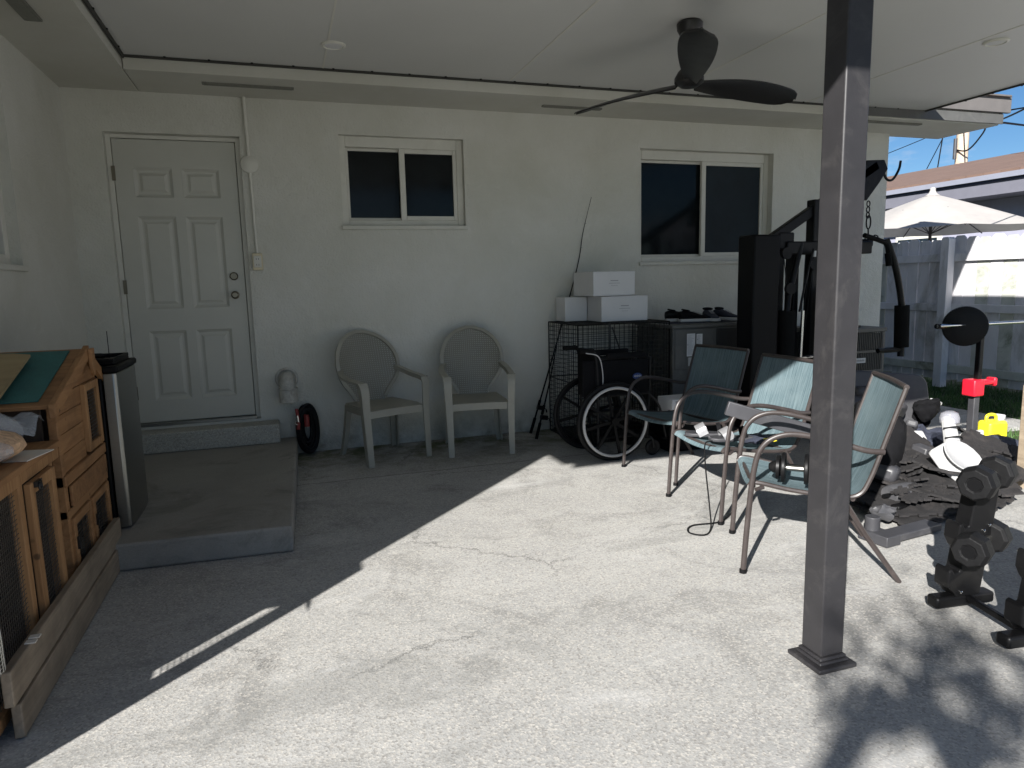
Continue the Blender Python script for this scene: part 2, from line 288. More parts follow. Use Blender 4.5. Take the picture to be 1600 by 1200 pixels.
# ---------------------------------------------------------------- mesh helpers
def V(*a): return Vector(a)
def ray(x, y): return _f+_r*((x-800)/F)-_u*((y-600)/F)
def at(x, y, ax='z', v=0.):
    d = ray(x, y); i = 'xyz'.index(ax); return CAM+d*((v-CAM[i])/d[i])
def rotm(rx=0, ry=0, rz=0): return Matrix.Rotation(rz, 3, 'Z') @ Matrix.Rotation(ry, 3, 'Y') @ Matrix.Rotation(rx, 3, 'X')
OFF = {}
class MB:
    def __init__(s): s.v = []; s.f = []
    def add(s, vs, fs):
        n = len(s.v); s.v += [Vector(p) for p in vs]; s.f += [[n+i for i in f] for f in fs]; return s
    def box(s, c, d, R=None):
        c = Vector(c); h = Vector(d)/2; vs = []
        for z in (-1, 1):
            for y in (-1, 1):
                for x in (-1, 1):
                    p = Vector((x*h.x, y*h.y, z*h.z)); vs.append(c+(R @ p if R else p))
        return s.add(vs, [(0, 2, 3, 1), (4, 5, 7, 6), (0, 1, 5, 4), (2, 6, 7, 3), (0, 4, 6, 2), (1, 3, 7, 5)])
    def bb(s, a, b):
        a = Vector(a); b = Vector(b); return s.box((a+b)/2, (b-a))
    def sweep(s, path, sec, up=(0, 0, 1), closed=False, scales=None, cap=True):
        P = [Vector(p) for p in path]; n = len(P); up = Vector(up); rings = []; prev = None
        for i in range(n):
            if closed: t = P[(i+1) % n]-P[i-1]
            else: t = P[min(n-1, i+1)]-P[max(0, i-1)]
            t.normalize()
            if prev is None:
                a = up-t*up.dot(t)
                if a.length < 1e-3: a = Vector((1, 0, 0))-t*t.x
                if a.length < 1e-3: a = Vector((0, 1, 0))-t*t.y
            else: a = prev-t*prev.dot(t)
            a.normalize(); prev = a; b = t.cross(a)
            k = scales[i] if scales else 1
            ka, kb = k if isinstance(k, tuple) else (k, k)
            rings.append([P[i]+b*(x*ka)+a*(y*kb) for x, y in sec])
        m_ = len(sec); vs = [p for r in rings for p in r]; fs = []
        for i in range(n if closed else n-1):
            j = (i+1) % n
            for k in range(m_):
                l = (k+1) % m_; fs.append((i*m_+k, i*m_+l, j*m_+l, j*m_+k))
        if cap and not closed: fs += [tuple(range(m_))[::-1], tuple((n-1)*m_+k for k in range(m_))]
        return s.add(vs, fs)
    def tube(s, path, r, n=10, closed=False, up=(0, 0, 1)):
        rs = r if isinstance(r, (list, tuple)) else None
        sec = [(cos(2*pi*k/n), sin(2*pi*k/n)) for k in range(n)]
        if rs is None: sec = [(x*r, y*r) for x, y in sec]
        return s.sweep(path, sec, up, closed, rs)
    def strip(s, path, w, t, up=(0, 0, 1), scales=None, closed=False):
        return s.sweep(path, [(-w/2, -t/2), (w/2, -t/2), (w/2, t/2), (-w/2, t/2)], up, closed, scales)
    def cyl(s, a, b, r, n=20, r2=None): return s.tube([a, b], [r, r if r2 is None else r2], n)
    def lathe(s, c, prof, axis=(0, 0, 1), n=24):
        c = Vector(c); ax = Vector(axis).normalized(); q = ax.to_track_quat('Z', 'Y').to_matrix(); vs = []; fs = []
        for r, z in prof:
            for k in range(n): vs.append(c+q @ Vector((r*cos(2*pi*k/n), r*sin(2*pi*k/n), z)))
        m_ = len(prof)
        for i in range(m_-1):
            for k in range(n):
                l = (k+1) % n; fs.append((i*n+k, i*n+l, (i+1)*n+l, (i+1)*n+k))
        fs += [tuple(range(n))[::-1], tuple((m_-1)*n+k for k in range(n))]
        return s.add(vs, fs)
    def torus(s, c, R, r, axis=(0, 0, 1), n=40, m_=10, sx=1, sy=1):
        q = Vector(axis).normalized().to_track_quat('Z', 'Y').to_matrix(); c = Vector(c)
        return s.tube([c+q @ Vector((R*sx*cos(2*pi*k/n), R*sy*sin(2*pi*k/n), 0)) for k in range(n)], r, m_, True, q @ Vector((0, 0, 1)))
    def prism(s, poly, o, ax, ay, az):
        o = Vector(o); ax = Vector(ax); ay = Vector(ay); az = Vector(az); n = len(poly)
        vs = [o+ax*x+ay*y for x, y in poly]+[o+ax*x+ay*y+az for x, y in poly]
        return s.add(vs, [tuple(range(n))[::-1], tuple(range(n, 2*n))]+[(k, (k+1) % n, n+(k+1) % n, n+k) for k in range(n)])
    def sheet(s, g, t=0, nrm=None):
        R = len(g); C = len(g[0]); vs = [Vector(p) for r in g for p in r]; fs = []
        for i in range(R-1):
            for j in range(C-1): fs.append((i*C+j, i*C+j+1, (i+1)*C+j+1, (i+1)*C+j))
        if t:
            nr = Vector(nrm) if nrm else Vector((0, 0, 1)); n = len(vs); vs += [p-nr*t for p in vs]
            fs += [tuple(n+i for i in f[::-1]) for f in fs]
            for i in range(R-1):
                for j in (0, C-1): a = i*C+j; fs.append((a, a+C, a+C+n, a+n) if j == 0 else (a+n, a+C+n, a+C, a))
            for j in range(C-1):
                for i in (0, R-1): a = i*C+j; fs.append((a+n, a+1+n, a+1, a) if i == 0 else (a, a+1, a+1+n, a+n))
        return s.add(vs, fs)
    def blob(s, c, d, seed=0, amp=.15, n=14, R=None, flat=None):
        rnd = random.Random(seed); ph = [(rnd.uniform(0, 6.28), rnd.uniform(1.5, 4.5), rnd.uniform(0, 6.28)) for _ in range(5)]
        c = Vector(c); vs = []; fs = []; m_ = n*2
        for i in range(n+1):
            th = pi*i/n
            for k in range(m_):
                p = 2*pi*k/m_; q = Vector((sin(th)*cos(p), sin(th)*sin(p), cos(th)))
                a = 1+sum(sin(q.x*f*2+x)*cos(q.y*f*1.7+y+q.z*f) for x, f, y in ph)*amp/2.2
                q = Vector((q.x*a*d[0], q.y*a*d[1], q.z*a*d[2]))
                if flat is not None and q.z < flat: q.z = flat
                vs.append(c+(R @ q if R else q))
        for i in range(n):
            for k in range(m_):
                l = (k+1) % m_; fs.append((i*m_+k, (i+1)*m_+k, (i+1)*m_+l, i*m_+l))
        return s.add(vs, fs)
    def xf(s, M): s.v = [M @ p for p in s.v]; return s
    def build(s, name, mat, parent=None, label=None, bevel=0, smooth=True, subsurf=0, **tags):
        if parent is not None: off = OFF.get(parent, Vector((0, 0, 0)))
        else:
            xs = [p.x for p in s.v]; ys = [p.y for p in s.v]; zs = [p.z for p in s.v]
            off = Vector(((min(xs)+max(xs))/2, (min(ys)+max(ys))/2, min(zs)))
        me = bpy.data.meshes.new(name); me.from_pydata([tuple(p-off) for p in s.v], [], s.f); me.update()
        o = bpy.data.objects.new(name, me); COL.objects.link(o); OFF[o] = off
        me.materials.append(M_[mat] if isinstance(mat, str) else mat)
        if smooth: me.shade_smooth(); me.set_sharp_from_angle(angle=radians(38))
        if parent is not None: o.parent = parent
        else: o.location = off
        if bevel:
            b = o.modifiers.new('bevel', 'BEVEL'); b.width = bevel; b.segments = 2; b.limit_method = 'ANGLE'; b.angle_limit = radians(40); b.harden_normals = False
        if subsurf:
            q = o.modifiers.new('sub', 'SUBSURF'); q.levels = q.render_levels = subsurf
        if label: o['label'] = label
        for k, v in tags.items(): o[k] = v
        return o
def thing(name, label, cat, loc=(0, 0, 0), group=None, local=False, rz=0):
    o = bpy.data.objects.new(name, None); COL.objects.link(o); o.location = loc; o.empty_display_size = .1
    o['label'] = label; o['category'] = cat
    if group: o['group'] = group
    OFF[o] = Vector((0, 0, 0)) if local else Vector(loc)
    o.rotation_euler = (0, 0, rz)
    return o
def dup(root, loc, rz, label, group=None):
    r = root.copy(); COL.objects.link(r); r.location = loc; r.rotation_euler = (0, 0, rz); r['label'] = label
    if group: r['group'] = group
    for ch in list(root.children):
        c = ch.copy(); COL.objects.link(c); c.parent = r
        for g in list(ch.children):
            d = g.copy(); COL.objects.link(d); d.parent = c
    return r
def one(mb, name, mat, label, cat, group=None, **k):
    o = mb.build(name, mat, label=label, **k); o['category'] = cat
    if group: o['group'] = group
    return o
def struct(mb, name, mat, **k): return mb.build(name, mat, kind='structure', **k)
def arc(pts, n=6):
    """Catmull-Rom through points"""
    P = [Vector(p) for p in pts]; P = [P[0]*2-P[1]]+P+[P[-1]*2-P[-2]]; out = []
    for i in range(1, len(P)-2):
        for k in range(n):
            t = k/n; a, b, c, d = P[i-1:i+3]
            out.append(.5*((2*b)+(-a+c)*t+(2*a-5*b+4*c-d)*t*t+(-a+3*b-3*c+d)*t**3))
    out.append(P[-2]); return out

# ================================================================ SETTING
g = MB()
nx = 60
g.sheet([[V(-60+x*4, -60+y*4, -.035) for x in range(60)] for y in range(60)])
struct(g, 'lawn', 'soil')
struct(MB().bb((-7, -14, -.12), (4.75, 0.05, 0)), 'patio', 'concrete')
struct(MB().bb((4.753, -1.55, -.12), (6.1, .05, -.004)), 'pad', 'concrete')
# grass on the lawn between patio and fence
g = MB(); rnd = random.Random(3)
for i in range(26000):
    x = rnd.uniform(4.78, 7.6); y = rnd.uniform(-4.2, 1.8) if rnd.random() < .8 else rnd.uniform(-4.2, 8)
    if y > -1.6 and x < 6.15 and y < .1: continue
    if x < 5.95 and y > -.05: continue
    h = rnd.uniform(.03, .085); a = rnd.uniform(0, pi); w = .005; l = rnd.uniform(-.04, .04); l2 = rnd.uniform(-.04, .04)
    g.add([V(x-w*cos(a), y-w*sin(a), -.035), V(x+w*cos(a), y+w*sin(a), -.035), V(x+l, y+l2, -.035+h)], [(0, 1, 2)])
o = g.build('grass', 'grass', smooth=False, kind='stuff', label='short green grass growing between the patio and the fence', category='grass')

# ---------------------------------------------------------------- house
house = thing('house', 'low off-white stucco house with door, sliding windows and deep soffit around the patio', 'house', (0, 0, 0))
def wall_with_holes(mb, u0, u1, z0, z1, holes, mk):
    """grid wall minus rectangular holes; mk(ua,ub,za,zb) adds a box"""
    us = sorted({u0, u1, *[h[0] for h in holes], *[h[1] for h in holes]}); zs = sorted({z0, z1, *[h[2] for h in holes], *[h[3] for h in holes]})
    vid = {}; 
    def v(u, z, d):
        k = (u, z, d)
        if k not in vid: vid[k] = len(mb.v); mb.v.append(mk(u, z, d))
        return vid[k]
    solid = lambda i, j: 0 <= i < len(us)-1 and 0 <= j < len(zs)-1 and not any(h[0] < (us[i]+us[i+1])/2 < h[1] and h[2] < (zs[j]+zs[j+1])/2 < h[3] for h in holes)
    for i in range(len(us)-1):
        for j in range(len(zs)-1):
            if not solid(i, j): continue
            a, b, c, d = (us[i], zs[j]), (us[i+1], zs[j]), (us[i+1], zs[j+1]), (us[i], zs[j+1])
            mb.f.append([v(*p, 0) for p in (a, b, c, d)]); mb.f.append([v(*p, 1) for p in (d, c, b, a)])
            for (p, q, ni, nj) in ((a, b, i, j-1), (b, c, i+1, j), (c, d, i, j+1), (d, a, i-1, j)):
                if not solid(ni, nj): mb.f.append([v(*q, 0), v(*p, 0), v(*p, 1), v(*q, 1)])
DX0, DX1, DZ0, DZ1 = -1.075, -.245, .30, 2.375
W1 = (.495, 1.478, 1.764, 2.451); W2 = (3.083, 4.492, 1.450, 2.441)
w = MB(); wall_with_holes(w, -1.334, 5.871, -.1, 2.95, [(DX0-.03, DX1+.03, DZ0, DZ1+.03), W1, W2], lambda u, z, d: V(u, .2*d, z))
w.build('wall', 'stucco', house, smooth=False)
w = MB(); wall_with_holes(w, -3.955, .2, -.1, 2.95, [(-1.95, -1.13, 1.45, 2.47)], lambda u, z, d: V(-1.334-.2*d, u, z))
w.f = [f[::-1] for f in w.f]
w.build('wall', 'stucco', house, smooth=False)
MB().bb((-1.533, -4.12, -.1), (-1.334, -3.956, .60)).bb((-1.533, -4.12, .97), (-1.334, -3.956, 1.16)).bb((-1.533, -4.03, 1.16), (-1.334, -3.956, 2.95)).build('wall_end', 'stucco', house, smooth=False)  # unseen wall end, stepped and notched to shape the floor shadow's edge
MB().bb((-1.344, -4.12, .602), (-1.334, -4.02, .968)).build('shadow_strip', 'trim', house, smooth=False)  # added thin strip out of view, leaves a gap for a sliver of sun
MB().bb((5.67, .203, -.1), (5.868, 9, 2.95)).build('wall', 'stucco', house, smooth=False)
MB().bb((-7, -4.117, -.1), (-1.537, -3.9, 2.95)).build('wall', 'stucco', house, smooth=False)
# dark room behind the openings
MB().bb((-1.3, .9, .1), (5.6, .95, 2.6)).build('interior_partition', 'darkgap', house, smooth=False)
# soffits
MB().bb((-.845, -.53, 2.68), (6.65, .12, 2.90)).build('soffit', 'soffit', house, bevel=.003)
MB().bb((-1.9, -4.9, 2.681), (-.85, .12, 2.90)).build('soffit', 'soffit', house, bevel=.003)
# main roof over the house
r = MB(); r.prism([(-.60, 2.93), (-.60, 3.02), (6, 3.35), (6, 3.25)], (-7, 0, 0), (0, 1, 0), (0, 0, 1), (12.95, 0, 0)).prism([(-.60, 2.93), (-.56, 2.935), (.13, 2.95), (.13, 2.93)], (5.951, 0, 0), (0, 1, 0), (0, 0, 1), (.77, 0, 0)); r.build('roof', 'shingle', house, smooth=False)
r = MB(); r.prism([(-.95, 2.93), (-.95, 3.0), (-6, 4.6), (-6, 4.5)], (0, -4.95, 0), (1, 0, 0), (0, 0, 1), (0, 4.3, 0)); r.build('roof', 'shingle', house, smooth=False)
MB().bb((4.8, -.57, 2.79), (6.75, -.533, 2.955)).build('fascia', 'eave', house, bevel=.003)
MB().bb((5.0, -.55, 2.69), (6.685, -.534, 2.78)).build('fascia', 'acgrey', house, bevel=.002)
MB().bb((6.653, -.53, 2.70), (6.70, .15, 2.955)).build('fascia', 'eave', house, bevel=.003)
for (x0, x1, y0, y1) in ((-.41, .18, -.355, -.315), (2.06, 2.57, -.30, -.26), (5.11, 5.8, -.44, -.39), (-1.14, -1.06, -2.3, -1.32)):
    v = MB().bb((x0, y0, 2.668), (x1, y1, 2.679)).build('soffit_vent', 'vent', house)
    MB().bb((x0+.012, y0+.010, 2.664), (x1-.012, y1-.010, 2.667)).build('mesh', 'darkgap' if 0 else 'vent', v)
# door
d = MB()
X0, X1 = -1.065, -.255; yy = .055
pan = []
pw = .245
for (za, zb) in ((1.97, 2.17), (1.17, 1.83), (.49, 1.00)):
    for xa in (X0+.125, X1-.125-pw): pan.append((xa, xa+pw, za, zb))
wall_with_holes(d, X0, X1, .325, DZ1-.005, pan, lambda u, z, q: V(u, yy+.045*q, z))
door = d.build('door', 'door', house, smooth=False, bevel=.004)
for (a, b, za, zb) in pan:
    p = MB(); fr = [(a, za), (b, za), (b, zb), (a, zb)]
    ins = lambda k, y: [V(a+k, y, za+k), V(b-k, y, za+k), V(b-k, y, zb-k), V(a+k, y, zb-k)]
    rings = ins(0, yy+.002)+ins(.018, yy+.014)+ins(.032, yy+.014)+ins(.052, yy+.004)
    p.add(rings, [(4*i+k, 4*i+(k+1) % 4, 4*i+4+(k+1) % 4, 4*i+4+k) for i in range(3) for k in range(4)]+[(12, 13, 14, 15)])
    p.build('panel', 'door', door, smooth=False)
for z, nm in ((1.395, 'deadbolt'), (1.255, 'knob')):
    k = MB().lathe((X1-.075, yy, z), [(.030, 0), (.030, .012), (.012, .016), (.012, .035), (.026, .042), (.028, .060), (.018, .068)] if nm == 'knob' else [(.030, 0), (.030, .014), (.022, .022)], (0, -1, 0))
    k.build(nm, 'nickel', door)
    if nm == 'deadbolt': MB().box((X1-.075, yy-.028, z), (.012, .012, .03)).build('keyway', 'nickel', door)
for z in (2.13, 1.33, .55): MB().bb((X0-.016, yy-.006, z-.05), (X0+.008, yy+.006, z+.05)).build('hinge', 'nickel', door)
f = MB().bb((DX0-.029, .06, DZ0), (X0-.004, .19, DZ1+.029)).bb((X1+.004, .06, DZ0), (DX1+.029, .19, DZ1+.029)).bb((X0-.004, .06, DZ1), (X1+.004, .19, DZ1+.028))
f.build('door_frame', 'trim', house, bevel=.003)
MB().bb((X0-.01, -.005, .303), (X1+.01, .10, .322)).build('threshold', 'steel', house)
# windows
def window(w, leftclosed, ins=.05):
    x0, x1, z0, z1 = w; mid = x0+(x1-x0)*.505
    fr = MB(); t = .05
    for a, b in (((x0, z0), (x0+t, z1)), ((x1-t, z0), (x1, z1)), ((x0+t, z1-t*1.6), (x1-t, z1)), ((x0+t, z0), (x1-t, z0+t))):
        fr.bb((a[0], ins, a[1]), (b[0], ins+.09, b[1]))
    W_ = fr.build('window', 'trim', house, bevel=.004)
    # left sash recessed, right sash proud
    s1 = MB(); a0, a1, c0, c1 = x0+t, mid+.02, z0+t, z1-t*1.6
    for a, b in (((a0, c0), (a0+.022, c1)), ((a1-.03, c0), (a1, c1)), ((a0+.022, c1-.022), (a1-.03, c1)), ((a0+.022, c0), (a1-.03, c0+.022))):
        s1.bb((a[0], ins+.045, a[1]), (b[0], ins+.075, b[1]))
    s1.build('sash', 'trim', W_, bevel=.003)
    MB().bb((a0+.02, ins+.058, c0+.02), (a1-.028, ins+.062, c1-.02)).build('pane', 'glass', W_, smooth=False)
    s2 = MB(); a0 = mid-.03; a1 = x1-t
    for a, b in (((a0, c0), (a0+.045, c1)), ((a1-.03, c0), (a1, c1)), ((a0+.045, c1-.035), (a1-.03, c1)), ((a0+.045, c0), (a1-.03, c0+.035))):
        s2.bb((a[0], ins+.008, a[1]), (b[0], ins+.040, b[1]))
    s2.build('sash', 'trim', W_, bevel=.003)
    MB().bb((a0+.043, ins+.022, c0+.033), (a1-.028, ins+.026, c1-.033)).build('pane', 'screen' if leftclosed else 'glass', W_, smooth=False)
    s = MB().bb((x0-.012, -.022, z0-.028), (x1+.012, ins+.06, z0+.004)); s.build('sill', 'stucco', W_, bevel=.005)
window(W1, False); window(W2, True, .07)
# side window on the left wing
fr = MB()
for a, b in (((-1.95, 1.45), (-1.89, 2.47)), ((-1.19, 1.45), (-1.13, 2.47)), ((-1.89, 2.40), (-1.19, 2.47)), ((-1.89, 1.45), (-1.19, 1.51))): fr.bb((-1.46, a[0], a[1]), (-1.39, b[0], b[1]))
W_ = fr.build('window', 'trim', house, bevel=.004)
MB().bb((-1.44, -1.9, 1.5), (-1.436, -1.18, 2.41)).build('pane', 'glass', W_)
MB().bb((-1.45, -1.97, 1.42), (-1.312, -1.11, 1.452)).build('sill', 'stucco', W_, bevel=.005)

# ---------------------------------------------------------------- patio cover
cover = thing('patio_cover', 'flat white insulated patio roof with thin panel seams and a dark screwed edge channel', 'patio roof', (0, -2, 2.75))
poly = [(-.83, -.545), (5.7, -.545), (5.7, -1.46), (4.68, -2.20), (4.68, -5.06), (-1.95, -5.06), (-1.95, -4.93), (-.83, -4.93)]  # out-of-view edges notched and extended to shape sun on fence and floor
MB().prism([(x, y) for x, y in poly], (0, 0, 2.765), (1, 0, 0), (0, 1, 0), (0, 0, .09)).build('roof_panel', 'ceiling', cover, smooth=False)
for x in (.372, 1.70, 3.04, 4.37):
    MB().bb((x-.006, -5.05 if x < 4.5 else -2.2, 2.7625), (x+.006, -.55, 2.7665)).build('seam', 'trim', cover)
MB().bb((-.842, -.545, 2.75), (5.7, -.532, 2.857)).build('edge_channel', 'darkgap', cover)
MB().bb((-.8425, -4.93, 2.74), (-.831, -.546, 2.857)).build('edge_channel', 'darkgap', cover)
MB().bb((5.701, -1.46, 2.752), (5.712, -.546, 2.857)).build('edge_channel', 'darkgap', cover)
MB().bb((-1.95, -5.09, 2.74), (4.68, -5.063, 2.865)).build('fascia', 'bronze', cover)
g = MB()
for i in range(24): g.lathe((-.6+i*.26, -.55, 2.765), [(.008, 0), (.008, .006), (.004, .009)], (0, -1, -.3), 8)
for i in range(4): g.lathe((5.712, -.7-i*.24, 2.757), [(.008, 0), (.008, .008)], (0, 0, -1), 8)
for i in range(12): g.lathe((-.83, -.7-i*.3, 2.765), [(.008, 0), (.008, .006)], (1, 0, -.3), 8)
g.build('screws', 'blk', cover)
MB().bb((1.60, -5.15, 2.60), (1.78, -.60+(-3.3), 2.7635)) if 0 else None
post = thing('porch_post', 'square dark bronze metal post with stepped base plate holding up the patio roof', 'post', (1.66, -3.868, 0))
MB().bb((1.614, -3.914, .04), (1.706, -3.822, 2.7625)).build('shaft', 'bronze', post, bevel=.006)
MB().prism([(-.077, -.077), (.077, -.077), (.077, .077), (-.077, .077)], (1.66, -3.868, 0), (1, 0, 0), (0, 1, 0), (0, 0, .016)).build('base_plate', 'bronze', post, bevel=.004)
MB().bb((1.600, -3.928, .016), (1.720, -3.808, .028)).bb((1.606, -3.922, .028), (1.714, -3.814, .0398)).build('collar', 'bronze', post, bevel=.006)
def downlight(x, y, lab):
    t = thing('recessed_light', lab, 'ceiling light', (x, y, 2.75), group='recessed lights in the patio ceiling')
    MB().lathe((x, y, 2.7645), [(.075, 0), (.075, .006), (.06, .012), (.055, .004)], (0, 0, -1), 28).build('trim_ring', 'trim', t)
    MB().lathe((x, y, 2.759), [(.054, 0), (.052, .002)], (0, 0, -1), 28).build('lens', 'card', t)
downlight(.407, -1.03, 'small white recessed ceiling light left of the fan, above the small window')
downlight(4.50, -2.12, 'small round recessed ceiling light at the far right end of the patio ceiling')
# ceiling fan
fan = thing('ceiling_fan', 'dark bronze three-blade ceiling fan hanging from the patio roof', 'ceiling fan', (2.35, -1.92, 2.76))
fc = V(2.35, -1.92, 0)
MB().lathe(fc+V(0, 0, 2.765), [(.062, 0), (.075, .012), (.072, .045), (.05, .085), (.02, .10)], (0, 0, -1), 32).build('canopy', 'fan', fan)
MB().cyl(fc+V(0, 0, 2.68), fc+V(0, 0, 2.50), .013).build('downrod', 'fan', fan)
MB().lathe(fc+V(0, 0, 2.53), [(.02, 0), (.035, .012), (.065, .04), (.085, .075), (.085, .10), (.05, .125), (.03, .128)], (0, 0, -1), 36).build('motor_housing', 'fan', fan)
for a in (10.5, 114, 241):
    A = radians(a); d = V(cos(A), sin(A), 0); sdir = V(-sin(A), cos(A), 0); g = []
    tilt = .38
    for i in range(19):
        t = i/18; rr = .07+t*.83
        wd = .042+.068*sin(min(1, t*1.25)*pi*.62) if t < .8 else (.042+.068*sin(pi*.62))*math.sqrt(max(0.015, 1-((t-.8)/.2)**2))
        row = []
        for j in range(7):
            q = (j/6-.5)*2; zz = 2.425+.015*sin(t*pi)-q*wd*tilt*(1-.45*t)+.010*(1-q*q)
            row.append(fc+d*rr+sdir*(q*wd*.85)+V(0, 0, zz))
        g.append(row)
    MB().sheet(g, .008).build('blade', 'fan', fan)

# ---------------------------------------------------------------- landing, doorstep, wall fixtures
one(MB().prism([(-1.33, -.005), (.045, -.005), (-.025, -2.17), (-1.33, -2.10)][::-1], (0, 0, .003), (1, 0, 0), (0, 1, 0), (0, 0, .132)), 'landing_slab', 'landing', 'low dark weathered concrete landing in front of the entry door', 'landing', bevel=.012, smooth=False)
one(MB().bb((-1.06, -.20, .136), (-.08, -.004, .283)), 'doorstep', 'block', 'pale speckled concrete step block directly below the door', 'step', bevel=.01, smooth=False)
cond = thing('electrical_conduit', 'thin white painted conduit running down the wall right of the door', 'conduit', (-.16, 0, 1.5))
MB().cyl((-.165, -.014, 2.68), (-.160, -.014, 2.25), .013, 12).cyl((-.160, -.014, 2.2), (-.152, -.014, 1.56), .010, 12).build('pipe', 'trim', cond)
MB().lathe((-.158, -.001, 2.205), [(.062, 0), (.062, .022), (.054, .028)], (0, -1, 0), 28).build('box_cover', 'trim', cond)
outl = thing('outlet', 'cream electrical outlet box at the bottom of the conduit', 'outlet', (-.15, 0, 1.5))
MB().bb((-.188, -.040, 1.435), (-.115, -.001, 1.56)).build('box', 'cream', outl, bevel=.004)
MB().bb((-.178, -.046, 1.455), (-.125, -.040, 1.54)).build('cover_plate', 'trim', outl, bevel=.002)
g = MB()
for z in (1.475, 1.517):
    for dx in (-.008, .008): g.bb((-.1515+dx-.0015, -.0475, z-.006), (-.1515+dx+.0015, -.0455, z+.006))
g.build('slots', 'blackink', outl)
vp = thing('dryer_vent_pipe', 'stubby pipe elbow with peeling grey paint sticking out of the wall', 'vent pipe', (0, -.1, .45))
MB().torus((-.005, -.004, .60), .075, .012, (0, -1, 0)).build('flange', 'oldpipe', vp)
MB().tube(arc([(-.005, -.002, .60), (-.005, -.06, .60), (-.003, -.11, .565), (.0, -.12, .50)]), .058, 20).build('elbow', 'oldpipe', vp)
MB().cyl((.0, -.12, .53), (.002, -.123, .435), .066, 20).torus((.0, -.12, .535), .066, .006).torus((.002, -.123, .437), .066, .005).build('collar', 'oldpipe', vp)
hs = thing('coiled_hose', 'black coiled hose bundle with dark red handle lying against the wall beside the landing', 'hose', (.12, -.1, 0))
g = MB(); rnd = random.Random(5)
for k in range(15):
    R = .085+rnd.uniform(-.035, .012); g.torus((.125+rnd.uniform(-.015, .015), -.13+k*.007, .205+rnd.uniform(-.01, .01)), R, .013, (.25, -1, rnd.uniform(-.05, .05)), 40, 8, .80, 2.0)
g.build('coil', 'rubber', hs)
MB().tube(arc([(.05, -.155, .38), (.055, -.165, .33), (.06, -.16, .27), (.055, -.16, .22)]), .012, 10).tube([(.12, -.17, .33), (.12, -.17, .24)], .020, 12).build('handle', 'hosered', hs)
MB().tube([(.052, -.165, .33), (.056, -.165, .28)], .014, 10).torus((.05, -.165, .275), .015, .006, (0, -1, 0), 16, 6).build('nozzle', 'chrome', hs)

# ---------------------------------------------------------------- resin armchairs
def resin_chair(lab):
    t = thing('resin_armchair', lab, 'chair', (0, 0, 0), 'beige plastic armchairs against the wall', True)
    hw = lambda z: (lambda q: .105+.05*q if q < 0 else 0)(0)
    zc, R = .735, .272
    prof = []
    for i in range(23):
        z = .43+(.995-.43)*i/22
        if z < .60:
            k = (z-.43)/.17; w_ = .125+(.236-.125)*(k**1.3)
        else:
            w_ = R*math.sqrt(max(0, 1-((z-zc)/.262)**2)) if abs(z-zc) < .262 else 0
            if z < zc: w_ = max(w_, .236+(z-.60)*.26)
        prof.append((z, max(w_, .012)))
    def yb(x, z): return .20+(z-.43)*.26-1.15*x*x
    grid = [[V(w_*(j/7-1), yb(w_*(j/7-1), z), z) for j in range(15)] for z, w_ in prof]
    MB().sheet(grid, .006, (0, -1, 0)).build('backrest', 'perf', t)
    edge = [V(-w_, yb(w_, z), z) for z, w_ in prof]+[V(w_, yb(w_, z), z) for z, w_ in prof[::-1]]
    MB().strip(edge[1:-1], .030, .022, (0, -1, 0)).build('rim', 'resin', t)
    MB().bb((-.045, .195, .425), (.045, .22, .62)).build('splat', 'resin', t, bevel=.005) if 0 else None
    s = MB(); g = []
    for i in range(11):
        y = -.25+.46*i/10; w_ = .245-.03*i/10; row = []
        for j in range(11):
            q = j/5-1; row.append(V(w_*q, y, .435-.02*sin(pi*i/10)*(1-q*q)-(.02*(1-min(1, i/2)))))
        g.append(row)
    s.sheet(g, .012); s.strip([(-.24, -.25, .395), (-.12, -.262, .40), (0, -.265, .402), (.12, -.262, .40), (.24, -.25, .395)], .012, .055, (0, 0, 1))
    for sx in (-1, 1): s.strip([(sx*.243, -.25, .40), (sx*.22, .2, .40)], .012, .05)
    s.build('seat', 'resin', t)
    for sx in (-1, 1):
        a = MB(); p = arc([(sx*.255, yb(.255, .70)+.0, .705), (sx*.285, .10, .675), (sx*.292, -.02, .655), (sx*.285, -.14, .648), (sx*.278, -.235, .635)], 5)
        a.strip(p, .052, .016); a.strip([q+V(-sx*.022, 0, -.012) for q in p], .006, .03)
        a.build('armrest', 'resin', t, bevel=.004)
        l = MB(); p = arc([(sx*.272, -.235, .640), (sx*.268, -.262, .58), (sx*.262, -.262, .42), (sx*.258, -.275, .2), (sx*.256, -.29, 0)], 5); n = len(p)
        sc = [(1.0-.40*(i/(n-1)), 1) for i in range(n)]
        l.strip(p, .072, .012, (0, -1, 0), sc); l.strip([q+V(sx*.030*(1-.4*i/(n-1)), .022, 0) for i, q in enumerate(p)], .012, .050, (0, -1, 0))
        l.build('leg', 'resin', t)
        l = MB(); p = arc([(sx*.20, .19, .42), (sx*.215, .22, .2), (sx*.235, .265, 0)], 5); n = len(p)
        l.strip(p, .060, .012, (0, -1, 0), [(1-.35*(i/(n-1)), 1) for i in range(n)]); l.strip([q+V(sx*.024, -.018, 0) for q in p], .012, .042, (0, -1, 0))
        l.build('leg', 'resin', t)
    return t
c1 = resin_chair('beige plastic armchair nearer the door, turned slightly to the right, beside the hose')
c1.location = (.67, -.36, 0); c1.rotation_euler = (0, 0, radians(20)); c1.scale = (.94, .94, .945)
dup(c1, (1.405, -.42, 0), radians(-8), 'beige plastic armchair facing straight out, nearer the fishing rods').scale = (.90, .94, .945)

